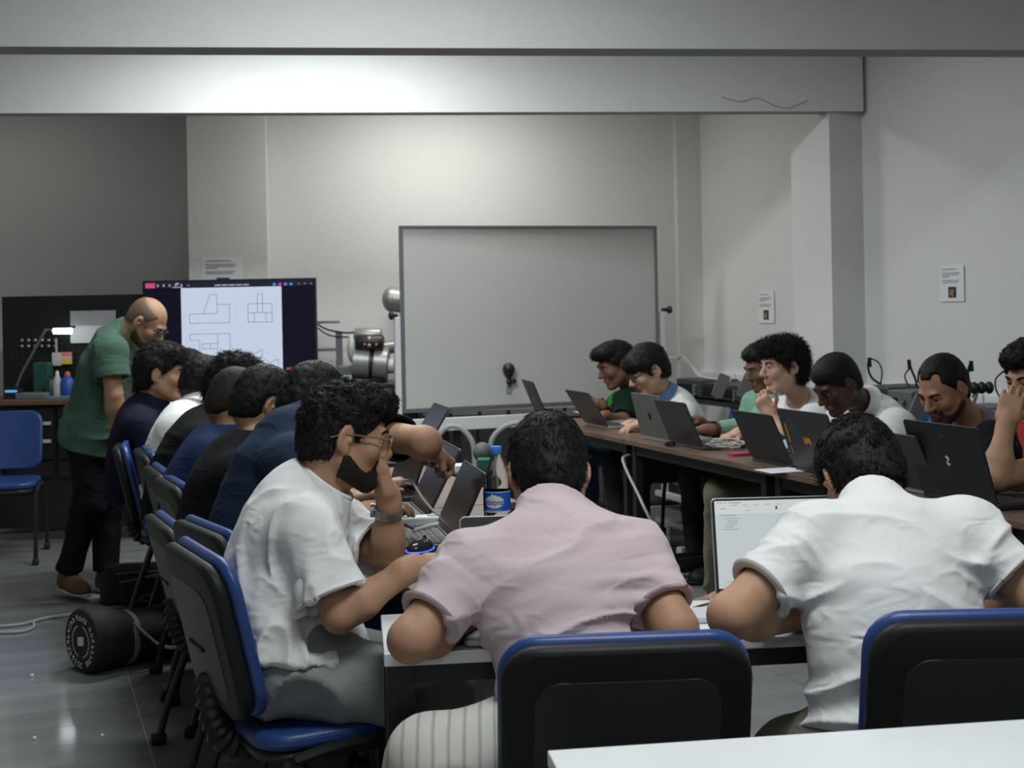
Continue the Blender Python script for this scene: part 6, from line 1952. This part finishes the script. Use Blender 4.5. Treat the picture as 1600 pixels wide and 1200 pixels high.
# 10. pink tee, back to the camera
person('man in a dusty pink tee seen from behind at the white desk', dict(
    seed=10, h=.0045, hshirt=.005, skin='tan',
    pel=P(912, 1140, 2.66), nd=0, neck=P(862, 812, 2.82), head=P(857, 740, 2.96), hf=(-.04, .80, -.60), fwd=(-.02, 1, 0), bulge=.032,
    shL=P(742, 880, 2.74), elL=P(642, 1000, 2.60), wrL=P(742, 968, 2.86), shR=P(990, 866, 2.80), elR=P(1056, 982, 2.66), wrR=P(985, 960, 2.92),
    handL=dict(D=(.25, .9, -.05), N=(0, 0, -1), curl=.45), handR=dict(D=(-.2, .9, -.05), N=(0, 0, -1), curl=.45),
    sleeve=.73, sr=(.064, .060), loose=.004, fold=.013, fsc=(4, 4, 17), fbase=.45, shirt=C_PINK, cuff=C_PINK, sw=(.150, .138, .148, .178, .140), sd=(.13, .118, .115, .11, .08), hem=.15,
    kL=P(668, 1180, 2.58), kR=P(1010, 1150, 3.02), aL=P(655, 1180, 2.72).to_2d().to_3d() + V3(0, 0, .1), aR=P(1010, 1150, 3.02).to_2d().to_3d() + V3(0, 0, .1),
    trousers=T_CREAM, hair=dict(HAIR_SHORT, n=4200, e=.011, nape=-.074, len=.018), neckr=.065))
# 11. white tee, back to the camera
person('man in a white ringer tee seen from behind beside the lit laptop', dict(
    seed=11, h=.0045, hshirt=.005, skin='tan',
    pel=P(1395, 1150, 2.62), nd=0, neck=P(1372, 800, 2.74), head=P(1346, 748, 2.90), hf=(-.10, .74, -.68), fwd=(-.10, 1, 0), bulge=.045, roll=.05,
    shL=P(1275, 840, 2.68), elL=P(1142, 962, 2.56), wrL=P(1262, 962, 2.80), shR=P(1505, 828, 2.72), elR=P(1622, 935, 2.64), wrR=P(1545, 950, 2.90),
    handL=dict(D=(.8, .55, -.05), N=(0, 0, -1), curl=.5), handR=dict(D=(-.6, .8, 0), N=(0, 0, -1), curl=.45),
    sleeve=.68, sr=(.062, .062), loose=.004, fold=.014, fsc=(5, 5, 12), fbase=.35, shirt=C_WHITE2, cuff=mat('cream_rib', (0.55, 0.54, 0.49), 0.85), sw=(.155, .150, .162, .182, .14), sd=(.13, .118, .115, .11, .08), hem=.22,
    kL=P(1232, 1190, 2.72), aL=P(1240, 1140, 2.72).to_2d().to_3d() + V3(.05, .05, .1), kR=P(1500, 1130, 3.0), aR=P(1500, 1130, 3.0).to_2d().to_3d() + V3(0, 0, .1),
    trousers=T_OLIVE, hair=dict(e=.011, nape=-.058, front=.080, n=5600, len=.025, curl=.34, lift=.13, amp=.004, freq=40, wd=.0018, crown=(.012, -.03, .125)), neckr=.059))

# 12.. the right row, looking towards the aisle
person('man in a dark green patterned shirt typing at the far end of the right row', dict(
    seed=12, h=.007, hshirt=.009, skin='brown', hs=1.12, pel=P(1000, 700, 8.60), neck=P(992, 612, 8.45), head=P(963, 570, 8.30), hf=(-.90, -.30, -.36), fwd=ROW_R, bulge=.015,
    shL=P(980, 628, 8.25), elL=P(972, 662, 8.10), wrL=P(944, 650, 7.75), elR=P(950, 650, 8.6), wrR=P(938, 632, 8.2), handL=dict(D=(-.9, -.3, -.2), N=(0, 0, -1), curl=.5), handR=dict(D=(-.7, .2, .4), N=(0, 0, -1), curl=.5),
    watch=('R', BLACKP), sleeve=.75, shirt=C_DGREEN, pattern=C_LIME, trousers=T_JEANS, hair=dict(HAIR_MID, n=1300, vol=[((0, .04, .090), (.078, .080, .045))])))
person('man with glasses in a white polo with a blue collar typing at the right table', dict(
    seed=13, h=.006, hshirt=.008, skin='light', hs=1.12, pel=P(1085, 720, 7.75), neck=P(1046, 616, 7.70), head=P(1012, 578, 7.62), hf=(-.86, -.30, -.44), fwd=ROW_R, bulge=.02,
    shL=P(1068, 646, 7.45), elL=P(1062, 690, 7.30), wrL=P(1005, 662, 7.15), shR=P(1048, 640, 7.85), elR=P(1020, 690, 7.9), wrR=P(985, 664, 7.4), handL=dict(D=(-.9, -.3, -.2), N=(0, 0, -1), curl=.5), handR=dict(D=(-.9, -.2, -.2), N=(0, 0, -1), curl=.5),
    sleeve=.66, shirt=C_WHITE, collar=C_DENIM_C, trousers=T_DARK, glasses=BLKF, hair=dict(e=.014, nape=-.066, front=.055, n=1500, len=.026, curl=.15, lift=.12, amp=.003, freq=40, vol=[((0, .050, .062), (.076, .062, .050))])))
person('dark haired person in mint long sleeves hidden behind the curly haired man', dict(
    seed=14, h=.008, hshirt=.010, skin='brown', pel=P(1215, 720, 7.15), neck=P(1212, 612, 7.15), head=P(1194, 574, 7.10), hf=(-.9, -.3, -.3), fwd=ROW_R, bulge=.012,
    shL=P(1206, 632, 7.0), elL=P(1172, 668, 6.85), wrL=P(1106, 672, 6.75), handL=dict(D=(-1, .1, 0), N=(0, 0, -1), curl=.3),
    sleeve=1.8, shirt=C_MINT, trousers=T_DARK, watch=('L', mat('bead_bracelet', (0.05, 0.02, 0.015), 0.5)), hair=dict(HAIR_MID, n=1200, fade=False, curl=.7, nape=-.10, e=.018)))
person('curly haired man in a white tee with his thumb on his cheek', dict(
    seed=15, h=.0055, hshirt=.008, skin='light', hs=1.06, pel=P(1280, 745, 6.75), neck=P(1258, 622, 6.70), head=P(1224, 572, 6.58), hf=(-.95, -.28, -.10), fwd=ROW_R, bulge=.015,
    shL=P(1272, 656, 6.42), elL=P(1232, 692, 6.15), wrL=P(1207, 650, 6.25), elR=P(1190, 690, 6.7), wrR=P(1158, 676, 6.35),
    nolip=True, handL=dict(D=(-.45, .2, .75), N=(.5, .6, .3), curl=1.05, thumb='up'), handR=dict(D=(-.85, -.35, -.25), N=(0, 0, -1), curl=.75),
    sleeve=.66, shirt=C_WHITE, trousers=T_OLIVE, legw=.06, barefoot=True, aL=PZ(1118, 918, .07), aR=P(1150, 905, 6.2), kL=P(1128, 772, 6.15), kR=P(1160, 780, 6.3), footdir=(-.85, -.5, 0),
    hair=dict(HAIR_CURLY, n=3400, len=.036, lift=.5, e=.018, fade=False, nape=-.085, front=.070)))
person('dark skinned man in a white polo bent over the stickered laptop', dict(
    seed=16, h=.0055, hshirt=.008, skin='dark', hs=1.04, pel=P(1400, 790, 6.20), neck=P(1362, 630, 6.12), head=P(1308, 600, 6.00), hf=(-.82, -.36, -.52), fwd=ROW_R, bulge=.03,
    shL=P(1400, 668, 5.85), sleeve=.70, shirt=C_WHITE, collar=True, trousers=T_DARK, sr=(.085, .09), loose=.022,
    hair=dict(e=.007, nape=-.060, front=.074, n=500, len=.006, curl=.9, lift=.3, amp=.001, freq=120, vol=[((0, .0, .070), (.074, .092, .058))], fade=True, fadem=mat('hair_fade_dark', (0.014, 0.011, 0.010), 0.6, var=.2, vscale=200))))
person('bearded man with receding hair in a black and mauve tee', dict(
    seed=17, h=.005, hshirt=.008, skin='olive', hs=1.06, pel=P(1560, 810, 5.65), neck=P(1526, 655, 5.55), head=P(1474, 607, 5.42), hf=(-.74, -.46, -.48), fwd=ROW_R, bulge=.02,
    shL=P(1552, 688, 5.25), elL=P(1545, 765, 5.05), wrL=P(1480, 755, 4.95), elR=P(1470, 735, 5.55), wrR=P(1428, 722, 5.15), handR=dict(D=(-.5, -.3, -.7), N=(0, .3, -1), curl=.5),
    sleeve=.72, shirt=C_BLACK, panel=C_MAUVE, trim=C_MAUVE, trousers=T_DARK, watch=('R', BLACKP), beard=.004, beardm=mat('short_beard', (0.03, 0.02, 0.016), 0.55, var=.2, vscale=150),
    hair=dict(HAIR_SHORT, n=1300, e=.007, len=.008, front=.092, recede=True, nape=-.075)))
person('man in a red tee at the right edge resting his face on his hand', dict(
    seed=18, h=.005, hshirt=.008, skin='tan', hs=1.05, pel=P(1760, 820, 5.05), neck=P(1684, 645, 5.0), head=P(1618, 590, 4.88), hf=(-.86, -.40, -.25), fwd=ROW_R, bulge=.015,
    shL=P(1702, 712, 4.72), elL=P(1556, 748, 4.55), wrL=P(1572, 660, 4.62), elR=P(1640, 760, 4.95), wrR=P(1535, 758, 4.62),
    nolip=True, handL=dict(D=(.35, .25, .9), N=(.3, .75, -.3), curl=.55), handR=dict(D=(-.9, .1, 0), N=(0, 0, -1), curl=.3),
    sleeve=.45, shirt=C_RED, trousers=T_DARK, beard=.003, beardm=STUB, hair=dict(HAIR_CURLY, n=2600, e=.018, fade=False)))
